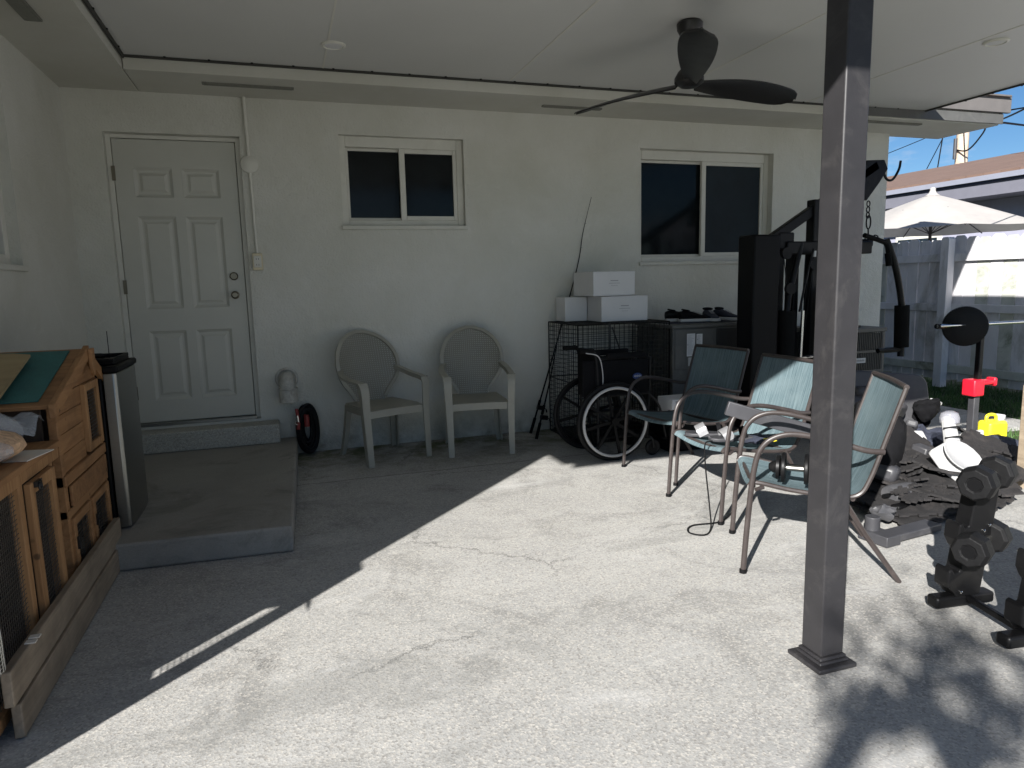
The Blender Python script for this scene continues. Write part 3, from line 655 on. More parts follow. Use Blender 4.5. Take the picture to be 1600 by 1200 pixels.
# ---------------------------------------------------------------- rabbit hutch
hu = thing('rabbit_hutch', 'orange pine rabbit hutch with wire mesh doors and a gabled teal-roofed end', 'hutch', (-1.1, -2.7, 0))
HX = -.86
def frame_rect(mb, y0, y1, z0, z1, t=.045, x=HX, d=.022):
    mb.bb((x-d, y0, z0), (x, y0+t, z1)).bb((x-d, y1-t, z0), (x, y1, z1)).bb((x-d+.001, y0+t, z1-t), (x-.001, y1-t, z1)).bb((x-d+.001, y0+t, z0), (x-.001, y1-t, z0+t))
def mesh_panel(y0, y1, z0, z1, x, parent, st=.016, r=.0008, mat='darkwire'):
    g = MB(); y = y0
    while y < y1: g.box((x, y, (z0+z1)/2), (r*2, r*2, z1-z0)); y += st
    z = z0
    while z < z1: g.box((x+.0012, (y0+y1)/2, z), (r*2, y1-y0, r*2)); z += st
    g.build('wire_mesh', mat, parent, smooth=False)
# posts and rails of the low run
g = MB()
for y in (-3.46, -3.02+.0, -2.70): g.bb((HX-.03, y-.02, .03), (HX, y+.02, .71))
g.bb((HX-.031, -3.48, .03), (HX+.001, -2.6, .07)).bb((HX-.031, -3.48, .67), (HX+.001, -2.6, .712))
g.build('frame', 'hutchz', hu, bevel=.003)
MB().bb((-1.31, -3.49, .714), (HX+.012, -2.60, .738)).build('top_board', 'hutch', hu, bevel=.003)
mesh_panel(-3.44, -3.04, .07, .67, HX-.015, hu)
dr = MB(); frame_rect(dr, -2.985, -2.72, .10, .665, .042, HX+.018); d1 = dr.build('door', 'hutchz', hu, bevel=.003); mesh_panel(-2.945, -2.76, .14, .63, HX+.004, d1)
MB().box((HX+.024, -2.93, .655), (.012, .05, .02)).torus((HX+.032, -2.935, .645), .012, .004, (1, 0, 0), 14, 6).build('latch', 'fan', d1)
# tall end
T0, T1 = -2.58, -1.93
g = MB()
for y in (T0+.02, -2.27, T1-.02): g.bb((HX-.03, y-.02, .03), (HX+.002, y+.02, .90 if y != -2.27 else .58))
g.bb((HX-.028, T0, .54), (HX+.010, T1, .585)).bb((HX-.028, T0, .03), (HX+.008, T1, .08)).bb((HX-.028, T0, .41), (HX+.006, T1, .445))
g.build('frame', 'hutch', hu, bevel=.003)
fw = MB(); pe = (-2.10, 1.035)
for i in range(4): z = .587+i*.078; fw.bb((HX-.022, T0+.04, z), (HX-.002, -2.21, z+.076))
fw.prism([(T0, .90), (-2.10, 1.03), (T1, .90)], (HX-.020, 0, 0), (0, 1, 0), (0, 0, 1), (.018, 0, 0))
fw.build('boards', 'hutch', hu, bevel=.002)
dr = MB(); frame_rect(dr, -2.205, -1.965, .60, .90, .035, HX+.016); d2 = dr.build('door', 'hutchz', hu, bevel=.003); mesh_panel(-2.17, -2.0, .635, .865, HX+.004, d2)
for ya, yb_ in ((-2.555, -2.285), (-2.255, -1.965)):
    dr = MB(); frame_rect(dr, ya, yb_, .085, .405, .035, HX+.014); d2 = dr.build('door', 'hutch', hu, bevel=.003); mesh_panel(ya+.035, yb_-.035, .12, .37, HX+.002, d2)
    MB().box((HX+.018, ya+.02, .30), (.010, .018, .05)).build('latch', 'fan', d2)
MB().bb((HX+.002, T0+.05, .45), (HX+.014, T1-.03, .535)).build('drawer', 'hutchx', hu, bevel=.003)
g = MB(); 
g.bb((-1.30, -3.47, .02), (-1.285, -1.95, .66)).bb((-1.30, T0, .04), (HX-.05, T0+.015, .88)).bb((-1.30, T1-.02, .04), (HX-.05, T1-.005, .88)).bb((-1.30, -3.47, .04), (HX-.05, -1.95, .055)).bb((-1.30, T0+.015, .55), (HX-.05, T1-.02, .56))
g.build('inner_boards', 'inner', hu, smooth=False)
# roof of the tall end: ridge runs along X
def roofslab(y0, z0, y1, z1, mat, nm, x0=-1.31, x1=-.83, t=.016, up=0):
    d_ = V(0, y1-y0, z1-z0).normalized(); n_ = V(0, -d_.z, d_.y); 
    if n_.z < 0: n_ = -n_
    o = V(x0, y0, z0)+n_*up
    MB().prism([(0, 0), (x1-x0, 0), (x1-x0, 1), (0, 1)], o, (1, 0, 0), V(0, y1-y0, z1-z0), n_*t).build(nm, mat, hu, bevel=.002)
roofslab(-2.64, .865, -2.10, 1.035, 'hutchx', 'roof', x1=-.845)
roofslab(-1.86, .895, -2.10, 1.035, 'hutchx', 'roof', x1=-.845)
roofslab(-2.61, .875, -2.13, 1.026, 'teal', 'roof_felt', x1=-.90, t=.006, up=.017)
g = MB(); d_ = V(0, .54, .17)
g.prism([(0, -.035), (0, .02), (1, .02), (1, -.035)], (HX+.003, -2.66, .865), d_*1.05, (0, 0, 1), (.022, 0, 0))
g.prism([(0, -.035), (0, .02), (1, .02), (1, -.035)], (HX+.002, -1.84, .89), V(0, -.25, .14), (0, 0, 1), (.020, 0, 0))
g.prism([(-.028, .04), (-.028, -.05), (0, -.085), (.028, -.05), (.028, .04)], (HX+.026, -2.10, 1.01), (0, 1, 0), (0, 0, 1), (.014, 0, 0))
g.build('bargeboard', 'hutch', hu, bevel=.002)
for k, (za, zb, xo, y0_) in enumerate(((.115, .225, .018, -3.42), (.005, .112, .026, -3.40))):
    one(MB().bb((HX+.004+xo-.0, y0_, za), (HX+.004+xo+.028, -1.99, zb)), 'plank', 'greywood', ('weathered grey plank leaning along the foot of the hutch, upper one with knots', 'weathered grey plank on the floor along the hutch, lower one of the pair')[k], 'plank', 'planks along the hutch foot', bevel=.004)
g = MB(); ptsx = arc([(HX+.012, -3.62, .62), (HX+.03, -3.50, .60), (HX+.05, -3.46, .42), (HX+.04, -3.42, .24)], 14)
for j in range(9):
    g.tube([p+V(.004*sin(j), -.012*j, 0) for p in ptsx], .0012, 4)
for p in ptsx: g.tube([p+V(.001, 0, 0), p+V(.003, -.10, .004)], .0012, 4)
one(g, 'wire_mesh_strip', 'wire', 'loose curled strip of white wire mesh hanging on the hutch front', 'wire mesh', smooth=False)
# plywood on the teal roof
o = one(MB().prism([(-.22, 0), (.22, .0), (.215, .41), (.15, .43), (-.22, .43)], (-1.225, -2.66, .918), (1, 0, 0), V(0, 1, .305).normalized(), (0, -.004, .010)), 'plywood_sheet', 'ply', 'tan plywood sheet lying on the left of the teal hutch roof', 'plywood')
# bag of shavings
bagt = thing('bag_of_shavings', 'clear plastic bag of wood shavings with green print on top of the hutch', 'bag', (-1.05, -2.95, .74))
MB().blob((-1.07, -3.02, .795), (.19, .24, .075), 4, .22, 14, None, -.05).build('shavings', 'shavings', bagt)
MB().blob((-1.06, -3.00, .81), (.205, .27, .10), 9, .28, 16, None, -.066).build('film', 'bag', bagt)
gs = [[V(-1.16+.28*j/8, -2.80+.16*i/8, .83+.10*(i/8)*(1-.5*i/8)+.02*sin(j*1.9+i)-.04*(j/8)) for j in range(9)] for i in range(9)]
MB().sheet(gs, .002).build('loose_end', 'bag', bagt)
MB().sheet([[V(-1.20+.035*i+.12*cos(k*.35)*0+.11*k/8, -3.05+.22*k/8, .885-.0035*(k-4)**2+.006*i) for k in range(9)] for i in range(3)], .001).build('print', 'bagprint', bagt)
p_ = at(40, 712, 'z', .741)
one(MB().box((p_.x, p_.y, .7405), (.10, .17, .003), rotm(0, 0, radians(-12))), 'paper_card', 'paper', 'small pale paper card lying on the hutch top', 'paper')
one(MB().box((HX+.050, -3.21, .229), (.030, .022, .004)).box((HX+.050, -3.245, .229), (.030, .022, .004)), 'metal_bracket', 'paper', 'pale twin bracket tab lying on the upper plank', 'bracket')

# ---------------------------------------------------------------- mini fridge
fr = thing('mini_fridge', 'black mini fridge with a brushed steel door standing on the landing behind the hutch', 'fridge', (-1.05, -1.68, .135))
MB().bb((-1.30, -1.90, .15), (-.845, -1.44, .93)).build('body', 'blk', fr, bevel=.008)
g = MB(); prof = [(0, 0), (.045, 0), (.058, .012), (.064, .10), (.066, .23), (.064, .36), (.058, .448), (.045, .46), (0, .46)]
g.prism(prof, (-.838, -1.90, .145), (1, 0, 0), (0, 1, 0), (0, 0, .765)); g.build('door', 'steel', fr, bevel=.003)
MB().bb((-.842, -1.905, .912), (-.77, -1.435, .945)).build('door_cap', 'blk', fr, bevel=.01)
for y in (-1.86, -1.48): MB().cyl((-.90, y, .135), (-.90, y, .15), .015).build('foot', 'blk', fr)
ty = thing('black_tray', 'black plastic tray with small clutter on top of the mini fridge', 'tray', (-1.0, -1.65, .946))
g = MB(); g.bb((-1.22, -1.83, .932), (-.80, -1.47, .944)); 
for a, b in (((-1.22, -1.83), (-.80, -1.815)), ((-1.22, -1.485), (-.80, -1.47)), ((-1.22, -1.815), (-1.205, -1.485)), ((-.815, -1.815), (-.80, -1.485))): g.bb((*a, .944), (*b, .962))
g.v = [p+V(0, 0, .014) for p in g.v]; g.build('tray', 'blk', ty, bevel=.003)
MB().blob((-.93, -1.6, .975), (.08, .05, .012), 3, .2, 8).build('cloth', 'blkfab', ty)
MB().cyl((-.86, -1.62, .965), (-.86, -1.62, 1.10), .002, 6).build('stick', 'blk', ty)

# ---------------------------------------------------------------- fishing rods
def rod(pts, lab, reel_at, r0=.008):
    t = thing('fishing_rod', lab, 'fishing rod', pts[0], 'fishing rods leaning on the wall')
    P = arc(pts, 8); n = len(P)
    MB().tube(P, [max(.0018, r0*(1-.85*i/(n-1))) for i in range(n)], 8).build('blank', 'blk', t)
    P0 = Vector(pts[0]); d = (Vector(pts[1])-P0).normalized()
    MB().cyl(P0, P0+d*.14, .013, 12).cyl(P0+d*.22, P0+d*.30, .012, 12).build('grip', 'foam', t)
    q = P0+d*reel_at
    MB().cyl(q+V(-.02, -.03, 0), q+V(.04, -.03, -.01), .020, 16).cyl(q, q+V(0, -.03, 0), .006, 8).tube([q+V(.03, -.03, 0), q+V(.055, -.05, -.02)], .004, 6).cyl(q+V(.052, -.055, -.02), q+V(.058, -.055, -.045), .007, 8).build('reel', 'blkmetal', t)
    g = MB()
    for k in range(3):
        i = int(n*(.45+.18*k)); g.torus(P[i]+V(0, -.012, 0), .008, .0015, d, 12, 5)
    g.build('line_guide', 'chrome', t)
tip = at(924, 308, 'y', -.015); md = at(902, 417, 'y', -.02); lo = at(872, 528, 'y', -.045); bs_ = at(829, 677, 'z', 0.0)
rod([bs_, lo, md, md.lerp(tip, .5)+V(-.012, 0, 0), tip], 'tall thin fishing rod whose bent tip rises on the wall above the white boxes', .24)
b2 = at(838, 686, 'z', 0.0); rod([b2, at(858, 600, 'y', -.17), at(872, 528, 'y', -.075), at(877, 503, 'y', -.05)], 'shorter black fishing rod leaning against the dog crate, right of the tall one', .20, .009)

# ---------------------------------------------------------------- dog crate
cr_ = thing('dog_crate', 'black wire folding dog crate in the corner of clutter, holding up white boxes', 'crate', (2.6, -.35, 0))
CX0, CX1, CY0, CY1, CZ = 2.17, 2.98, -.68, -.06, .955
def wire_panel(o, u, v, nu, nv, r=.0022, br=.006):
    g = MB(); o = Vector(o); u = Vector(u); v = Vector(v)
    for i in range(nu+1): g.tube([o+u*(i/nu), o+u*(i/nu)+v], r if 0 < i < nu else br, 5)
    for i in range(nv+1): g.tube([o+v*(i/nv), o+v*(i/nv)+u], r if 0 < i < nv and i != nv//2 else br, 5)
    return g
wire_panel((CX0, CY0, .01), (0, CY1-CY0, 0), (0, 0, CZ-.01), 14, 26).build('side_panel', 'blkwire', cr_)
wire_panel((CX1, CY0, .01), (0, CY1-CY0, 0), (0, 0, CZ-.01), 14, 26).build('side_panel', 'blkwire', cr_)
wire_panel((CX0, CY0, .01), (CX1-CX0, 0, 0), (0, 0, CZ-.01), 18, 26).build('front_panel', 'blkwire', cr_)
wire_panel((CX0, CY1, .01), (CX1-CX0, 0, 0), (0, 0, CZ-.01), 18, 26).build('back_panel', 'blkwire', cr_)
wire_panel((CX0, CY0, CZ), (CX1-CX0, 0, 0), (0, CY1-CY0, 0), 18, 14).build('top_panel', 'blkwire', cr_)
MB().bb((CX0+.02, CY0+.02, .008), (CX1-.02, CY1-.02, .03)).build('floor_tray', 'blk', cr_)
MB().tube([(2.44, CY0-.006, .50), (2.44, CY0-.006, CZ)], .010, 6).tube([(2.62, CY0-.01, .50), (2.46, CY0-.01, .93)], .006, 6).build('door_bar', 'blkwire', cr_)
# boxes
def cbox(x0, x1, y0, y1, z0, h, lab, rz=0, lid=False, handle=True):
    t = thing('archive_box', lab, 'box', ((x0+x1)/2, (y0+y1)/2, z0), 'white cardboard boxes on the dog crate')
    c = V((x0+x1)/2, (y0+y1)/2, 0); R = Matrix.Rotation(rz, 4, 'Z'); T = Matrix.Translation(c) @ R @ Matrix.Translation(-c)
    MB().bb((x0, y0, z0+.001), (x1, y1, z0+h)).xf(T).build('carton', 'card', t, bevel=.003)
    if handle:
        g = MB(); m_ = (x0+x1)/2
        g.bb((m_-.05, y0-.0018, z0+h*.50), (m_+.05, y0-.0002, z0+h*.515)); g.bb((m_-.035, y0-.0018, z0+h*.60), (m_+.035, y0-.0002, z0+h*.63)); g.bb((m_-.03, y0-.0018, z0+h*.40), (m_+.03, y0-.0002, z0+h*.41))
        g.xf(T).build('print', 'ink', t, smooth=False)
    if lid: MB().bb((x0-.006, y0-.012, z0-.004), (x1-.04, y1, z0+.002)).xf(T).build('lid_flap', 'card', t)
    return t
cbox(2.45, 2.87, -.52, -.20, CZ+.008, .205, 'white box with faint print resting on the crate below the top box', 0)
cbox(2.24, 2.44, -.26, -.06, CZ+.008, .20, 'plain white box pushed against the wall behind the lower box, left end', 0, handle=False)
cbox(2.37, 2.75, -.52, -.15, CZ+.222, .190, 'white box with faint print, topmost on the stack under the fishing rod tip', radians(2), True)

# ---------------------------------------------------------------- wheelchair (faces +X)
wc = thing('wheelchair', 'black folding wheelchair with grey push rims parked in front of the dog crate', 'wheelchair', (2.3, -.95, 0))
WX, WR, Y0, Y1 = 2.215, .288, -1.20, -.80
for k, y in enumerate((Y0, Y1)):
    c = V(WX-(.02 if k else 0), y, WR); sg = -1 if k == 0 else 1
    wheel = MB().torus(c, WR-.014, .016, (0, 1, 0), 56, 10).build('wheel', 'rubber', wc)
    MB().torus(c+V(0, 0, 0), WR-.038, .010, (0, 1, 0), 56, 8).build('rim', 'blk', wheel)
    MB().torus(c+V(0, sg*.032, 0), WR-.040, .0105, (0, 1, 0), 56, 8).build('push_rim', 'greyrim' if k == 0 else 'blk', wheel)
    g = MB()
    for q in range(8):
        A = q*pi/4+.2; g.strip([c, c+V(cos(A), 0, sin(A))*(WR-.04)], .020, .012, (0, 1, 0))
    g.cyl(c-V(0, .03, 0), c+V(0, .03, 0), .028, 20); g.build('spokes', 'blk', wheel)
    # side frame
    fr_ = MB(); yy_ = y-sg*.05
    for p in ([(WX-.10, yy_, .10), (WX-.10, yy_, .60), (WX-.13, yy_, .80), (WX-.19, yy_, .80)], [(WX-.10, yy_, .47), (WX+.32, yy_, .47)], [(WX-.10, yy_, .16), (WX+.30, yy_, .16)], [(WX+.30, yy_, .13), (WX+.32, yy_, .66), (WX+.28, yy_, .735), (WX-.08, yy_, .74)], [(WX+.30, yy_, .47), (WX+.40, yy_, .36), (WX+.46, yy_, .12)], [(WX-.10, yy_, .30), (WX+.30, yy_, .30)]): fr_.tube(arc(p, 4), .0105, 8)
    fr_.build('side_frame', 'blkmetal', wc)
    MB().tube([(WX-.13, yy_, .80), (WX-.24, yy_, .805)], .017, 12).build('handle', 'foam', wc)
    MB().bb((WX-.03, yy_-.022, .735), (WX+.30, yy_+.022, .775)).build('armrest', 'blkfab', wc, bevel=.01)
    MB().bb((WX-.085, yy_-.004, .47), (WX+.305, yy_+.004, .725)).build('side_guard', 'blkfab', wc, bevel=.002)
    cs = MB().torus((WX+.33, y-sg*.02, .062), .045, .016, (0, 1, 0), 28, 8).build('caster', 'rubber', wc)
    MB().lathe((WX+.33, y-sg*.02-.012, .062), [(.035, 0), (.035, .024)], (0, 1, 0), 18).build('hub', 'blk', cs)
    MB().tube([(WX+.33, y-sg*.02-.02, .062), (WX+.32, y-sg*.02-.02, .13), (WX+.30, y-sg*.02, .15)], .007, 6).build('fork', 'blkmetal', cs)
    MB().box((WX+.49, y-sg*.11, .10), (.13, .13, .012), rotm(0, .2, 0)).build('footplate', 'blk', wc, bevel=.003)
    if k == 0: MB().tube(arc([(WX-.20, yy_-.02, .79), (WX-.11, yy_-.025, .765), (WX-.075, yy_-.02, .68), (WX-.07, yy_-.02, .56), (WX-.10, yy_-.02, .5)], 5), .004, 6).build('brake_cable', 'greyrim', wc)
MB().bb((WX-.125, Y0+.045, .44), (WX-.075, Y1-.045, .80)).box((WX-.165, Y0+.07, .60), (.10, .02, .26)).build('backrest', 'blkfab', wc, bevel=.012)
MB().bb((WX-.08, Y0+.04, .46), (WX+.30, Y1-.04, .50)).build('seat', 'blkfab', wc, bevel=.012)
lb = MB().lathe((WX+.215, Y0+.044, .60), [(.038, 0), (.036, .003)], (0, -1, 0), 24); lb.v = [V(p.x, p.y, .60+(p.z-.60)*.62) for p in lb.v]; lb = lb.build('logo_patch', 'blue', wc)
g = MB()
for i in range(7): g.box((WX+.190+i*.0085, Y0+.040, .601), (.005, .001, .010+.006*(i % 2)))
g.build('lettering', 'greyrim', lb, smooth=False)

# ---------------------------------------------------------------- grey air handler with shoes
ah = thing('air_handler', 'large dark grey metal air handler cabinet with white labels, shoes on its top', 'air conditioner', (3.4, -.45, 0))
MB().bb((2.99, -.72, .30), (3.95, -.12, .895)).build('cabinet', 'acgrey', ah, bevel=.006)
MB().bb((2.97, -.74, .897), (3.97, -.10, .925)).build('top_cover', 'acgrey', ah, bevel=.006)
MB().bb((3.02, -.70, .003), (3.92, -.15, .298)).build('base', 'acgrey', ah, bevel=.006)
MB().bb((3.005, -.728, .56), (3.36, -.722, .885)).build('access_panel', 'acgrey', ah, bevel=.003)
MB().bb((3.40, -.725, .55), (3.94, -.7215, .88)).build('louvre_panel', 'acdark', ah)
for x0, x1, z0, z1 in ((3.115, 3.19, .665, .85), (3.205, 3.26, .705, .845)):
    lb = MB().bb((x0, -.7305, z0), (x1, -.7285, z1)).build('label', 'card', ah)
    g = MB(); z = z1-.012; k = 0; rnd = random.Random(int(x0*100))
    while z > z0+.01: g.bb((x0+.006, -.7315, z), (x0+.006+(x1-x0-.014)*rnd.uniform(.5, 1), -.7308, z+.002)); z -= .0075
    g.bb((x0+.004, -.7318, z0+.09), (x0+.012, -.731, z0+.10)).build('print', 'ink', lb, smooth=False)
MB().bb((3.13, -.7305, .585), (3.21, -.7285, .655)).build('plate', 'greyrim', ah)
def shoe(loc, rz, lab, dark='blkfab', sc=1):
    t = thing('sneaker', lab, 'shoe', loc, 'black sneakers on the air handler', True, rz)
    out = [(-.13, .036), (-.10, .044), (-.03, .040), (.04, .046), (.10, .050), (.14, .040), (.16, .018)]
    poly = [(x, w_) for x, w_ in out]+[(x, -w_) for x, w_ in out[::-1]]
    MB().prism([(x*sc, y*sc) for x, y in poly], (0, 0, 0), (1, 0, 0), (0, 1, 0), (0, 0, .026)).build('sole', 'white', t, bevel=.006)
    g = MB(); secs = [(-.128, .030, .085), (-.10, .037, .10), (-.05, .036, .095), (0, .036, .082), (.05, .040, .062), (.10, .042, .050), (.14, .030, .042), (.155, .012, .034)]
    n = 12; vs = []; fs = []
    for x, w_, h in secs:
        for k in range(n):
            a = 2*pi*k/n; vs.append(V(x, w_*cos(a), .02+(h-.02)*(.5+.5*sin(a))))
    for i in range(len(secs)-1):
        for k in range(n): l = (k+1) % n; fs.append((i*n+k, i*n+l, (i+1)*n+l, (i+1)*n+k))
    fs += [tuple(range(n)), tuple((len(secs)-1)*n+k for k in range(n))[::-1]]
    MB().add(vs, fs).build('upper', dark, t, subsurf=1)
    MB().torus((-.075, 0, .098), .028, .007, (.2, 0, 1), 20, 6, 1.4, 1).build('collar', 'blkfab', t)
    g = MB()
    for k in range(4): g.tube([(.0+k*.02, -.018, .084-k*.006), (.0+k*.02, .018, .084-k*.006)], .0025, 5)
    g.build('laces', 'ink', t)
zt_ = .926
one(MB().bb((3.03, -.60, zt_), (3.62, -.25, zt_+.006)), 'rag', 'jeans', 'dark cloth spread under the sneakers on the grey cabinet', 'cloth')
sz = zt_+.008
shoe((3.24, -.42, sz), radians(-15), 'black sneaker lying sideways furthest left on the grey cabinet', 'blk')
shoe((3.30, -.54, sz), radians(-10), 'black sneaker with white sole in front of the leftmost one', 'blkfab')
shoe((3.49, -.50, sz), radians(-105), 'dark grey sneaker with toe pointing out, left of the pointing pair', 'jeans')
shoe((3.64, -.50, sz), radians(-80), 'dark grey sneaker with toe pointing out, nearest the gym machine', 'jeans')
# white carton with red print behind chair one
bx = thing('small_carton', 'small white carton with red print behind the first sling chair', 'box', (2.95, -1.05, 0))
MB().bb((2.72, -1.16, .255), (3.12, -.95, .40)).build('carton', 'card', bx, bevel=.003)
MB().bb((2.69, -1.18, .003), (3.15, -.92, .253)).build('crate_below', 'blk', bx, bevel=.01)
MB().bb((2.82, -1.163, .27), (2.90, -1.1605, .33)).bb((2.96, -1.163, .27), (3.02, -1.1605, .33)).build('print', 'redprint', bx, smooth=False)
g = MB()
for i in range(5): g.bb((2.75, -1.1625, .385-i*.009), (2.87, -1.1605, .388-i*.009))
g.build('lettering', 'ink', bx, smooth=False)

# ---------------------------------------------------------------- sling chairs (local: faces -Y)
def sling_chair(lab):
    t = thing('sling_chair', lab, 'chair', (0, 0, 0), 'sling patio chairs in a row', True)
    # seat + back sling
    prof = arc([(0, -.285, .405), (0, -.25, .425), (0, -.10, .395), (0, .08, .375), (0, .17, .385), (0, .215, .46), (0, .27, .64), (0, .335, .86)], 6)
    hw = .235
    grid = [[V(hw*(j/6-1), p.y+.010*sin(pi*j/12)*(1 if p.z > .45 else 0), p.z-.022*sin(pi*j/12)*(1 if p.z <= .45 else .2)) for j in range(13)] for p in prof]
    k = 31
    MB().sheet(grid[:k], .003, (0, -.3, 1)).build('seat', 'sling', t)
    MB().sheet(grid[k-1:], .003, (0, -1, .4)).build('backrest', 'sling', t)
    for sx in (-1, 1):
        x = sx*(hw+.010)
        MB().tube([V(x, p.y, p.z-.004) for p in prof], .0105, 8).build('side_rail', 'brown', t)
        x = sx*.268
        MB().sweep(arc([(x, -.30, 0), (x, -.285, .25), (x, -.262, .50), (x, -.225, .60), (x, -.15, .645), (x, -.05, .645), (x, .10, .61), (x, .19, .585), (x-sx*.012, .262, .578)], 6), [(.0125*cos(a*pi/5), .0095*sin(a*pi/5)) for a in range(10)], (1, 0, 0)).build('arm', 'brown', t)
        MB().tube([(x, -.255, .395), (sx*(hw+.010), -.22, .40)], .009, 8).build('bracket', 'brown', t)
        MB().tube([(sx*.262, .10, .375), (sx*.262, .20, .21), (sx*.268, .345, 0)], .0115, 8).build('rear_leg', 'brown', t)
        MB().cyl((sx*.268, -.30, 0), (sx*.268, -.299, .018), .0165, 10).build('foot_cap', 'blk', t)
    MB().tube([(-hw-.01, -.262, .405), (hw+.01, -.262, .405)], .010, 8).build('cross_bar', 'brown', t); MB().tube([(-hw-.01, .15, .36), (hw+.01, .15, .36)], .010, 8).build('cross_bar', 'brown', t); MB().tube(arc([(-hw-.01, .336, .858), (0, .342, .862), (hw+.01, .336, .858)], 5), .012, 8).build('top_bar', 'brown', t)
    return t
s3 = sling_chair('teal mesh sling chair in full sun nearest the camera, seen side-on behind the post')
s3.location = (2.235, -3.115, 0); s3.rotation_euler = (0, 0, radians(-120.5)); s3.scale = (.92, .98, .97)
s2 = dup(s3, (2.43, -2.36, 0), radians(-90), 'teal mesh sling chair in the middle, half sunlit, holding sandals'); s2.scale = (.98, 1, .96)
s1 = dup(s3, (2.54, -1.60, 0), radians(-80), 'teal mesh sling chair furthest from the camera, in shade by the wheelchair'); s1.scale = (1.0, 1, .95)

# things on chair 2
def sandal(loc, rz, lab):
    t = thing('sandal', lab, 'sandal', loc, 'sandals on the middle sling chair', True, rz)
    out = [(-.13, .02), (-.115, .034), (-.04, .032), (.04, .045), (.10, .046), (.135, .022)]
    MB().prism([(x, w_) for x, w_ in out]+[(x, -w_) for x, w_ in out[::-1]], (0, 0, 0), (1, 0, 0), (0, 1, 0), (0, 0, .022)).build('sole', 'dkgrey', t, bevel=.006)
    MB().strip(arc([(.03, -.045, .012), (.05, -.04, .05), (.06, 0, .068), (.05, .04, .05), (.03, .045, .012)], 4), .004, .055, (1, 0, 0)).build('strap', 'silver', t)
    MB().strip(arc([(-.06, -.034, .02), (-.05, -.03, .06), (-.045, 0, .075), (-.05, .03, .06), (-.06, .034, .02)], 4), .004, .022, (1, 0, 0)).build('ankle_strap', 'blkfab', t)
zs = .405
sandal((2.27, -2.30, zs-.004), radians(150), 'grey sandal with silver strap on the middle chair, further from the camera')
sandal((2.33, -2.44, zs-.005), radians(165), 'grey sandal with silver strap on the middle chair, nearer the camera')
one(MB().blob((2.46, -2.46, .40), (.09, .07, .025), 11, .3, 10), 'dark_cloth', 'jeans', 'crumpled dark cloth behind the sandals on the middle chair', 'cloth')
one(MB().blob((2.50, -2.54, .405), (.03, .018, .010), 12, .3, 10).tube(arc([(2.46, -2.53, .415), (2.50, -2.56, .42), (2.53, -2.53, .415)], 4), .003, 6), 'work_glove', 'yellow', 'small yellow and black glove on the middle chair', 'glove')
rp = arc([(2.14, -2.52, .43), (2.085, -2.535, .42), (2.08, -2.55, .30), (2.075, -2.60, .10), (2.03, -2.68, .012), (1.95, -2.74, .008), (1.90, -2.68, .008), (1.97, -2.60, .008), (2.15, -2.60, .008), (2.36, -2.44, .008)], 8)
one(MB().tube(rp, .0042, 6), 'cable', 'rubber', 'thin black cable drooping from the middle chair to the floor', 'cable')
g = at(1180, 672, 'y', -2.72)
one(MB().strip([at(1135, 637, 'y', -2.60), at(1330, 693, 'y', -2.86)], .03, .075, (0, 0, 1)), 'grey_beam', 'dkgrey', 'long flat grey metal beam lying behind the two nearest sling chairs', 'beam', bevel=.005)
# dumbbells
def dumbbell(c, axis, r, l, lab, grp, n=6, mat='rubber', rot=0, plates=False):
    c = Vector(c); a = Vector(axis).normalized(); t = thing('dumbbell', lab, 'dumbbell', c, grp)
    MB().cyl(c-a*l*.5, c+a*l*.5, .014, 12).build('handle', 'steel', t)
    for s in (-1, 1):
        m_ = 'rubber' if not plates else 'blkmetal'
        if plates:
            MB().lathe(c+a*s*(l*.5-.06), [(.02, 0), (r, .004), (r+.002, .012), (r, .02), (.03, .024), (.03, .026), (r*.8, .028), (r*.8, .042), (.03, .046), (.025, .06), (.012, .075)], a*s, 32).build('plate', 'blkmetal', t, bevel=.001)
        else:
            MB().lathe(c+a*s*(l*.5-.055), [(r*.82, 0), (r, .010), (r, .060), (r*.84, .078), (r*.45, .079), (r*.42, .075)], a*s, n).build('head', 'rubber', t, bevel=.004, smooth=False)
            if s == 1 or True: MB().lathe(c+a*s*(l*.5+.0215), [(r*.36, 0), (r*.34, .002)], a*s, 20).build('end_cap', 'blk', t)
    return t
dumbbell((2.10, -3.20, .455), (.72, -.69, 0), .066, .19, 'adjustable black plate dumbbell lying on the seat of the sunlit chair', None, plates=True)

# ---------------------------------------------------------------- home gym
gy = thing('home_gym', 'tall black multi-station home gym machine with shrouded weight stack behind the post', 'gym machine', (4.1, -.95, 0))
Yg = -1.1
MB().bb((3.385, -1.20, .10), (3.625, -1.0, 1.61)).build('weight_shroud', 'blk', gy, bevel=.015)
MB().bb((3.69, -1.10, .06), (3.745, -.95, 1.58)).bb((3.86, -1.08, .06), (3.905, -.97, 1.55)).build('guide_frame', 'blkmetal', gy, bevel=.006)
MB().bb((3.97, -1.15, .03), (4.06, -1.06, 1.88)).build('upright', 'blkmetal', gy, bevel=.008)
MB().strip([(3.58, Yg, 1.56), (4.60, Yg, 2.16)], .06, .075, (0, 0, 1)).build('lat_boom', 'blkmetal', gy, bevel=.008)
MB().prism([(4.48, 2.19), (4.66, 2.20), (4.70, 2.13), (4.62, 2.02), (4.50, 1.88), (4.45, 1.88), (4.44, 2.06)], (0, Yg-.03, 0), (1, 0, 0), (0, 0, 1), (0, .06, 0)).build('pulley_bracket', 'blkmetal', gy, bevel=.006)
MB().lathe((4.50, Yg-.02, 1.95), [(.045, 0), (.038, .02), (.045, .04)], (0, 1, 0), 22).build('pulley', 'rubber', gy)
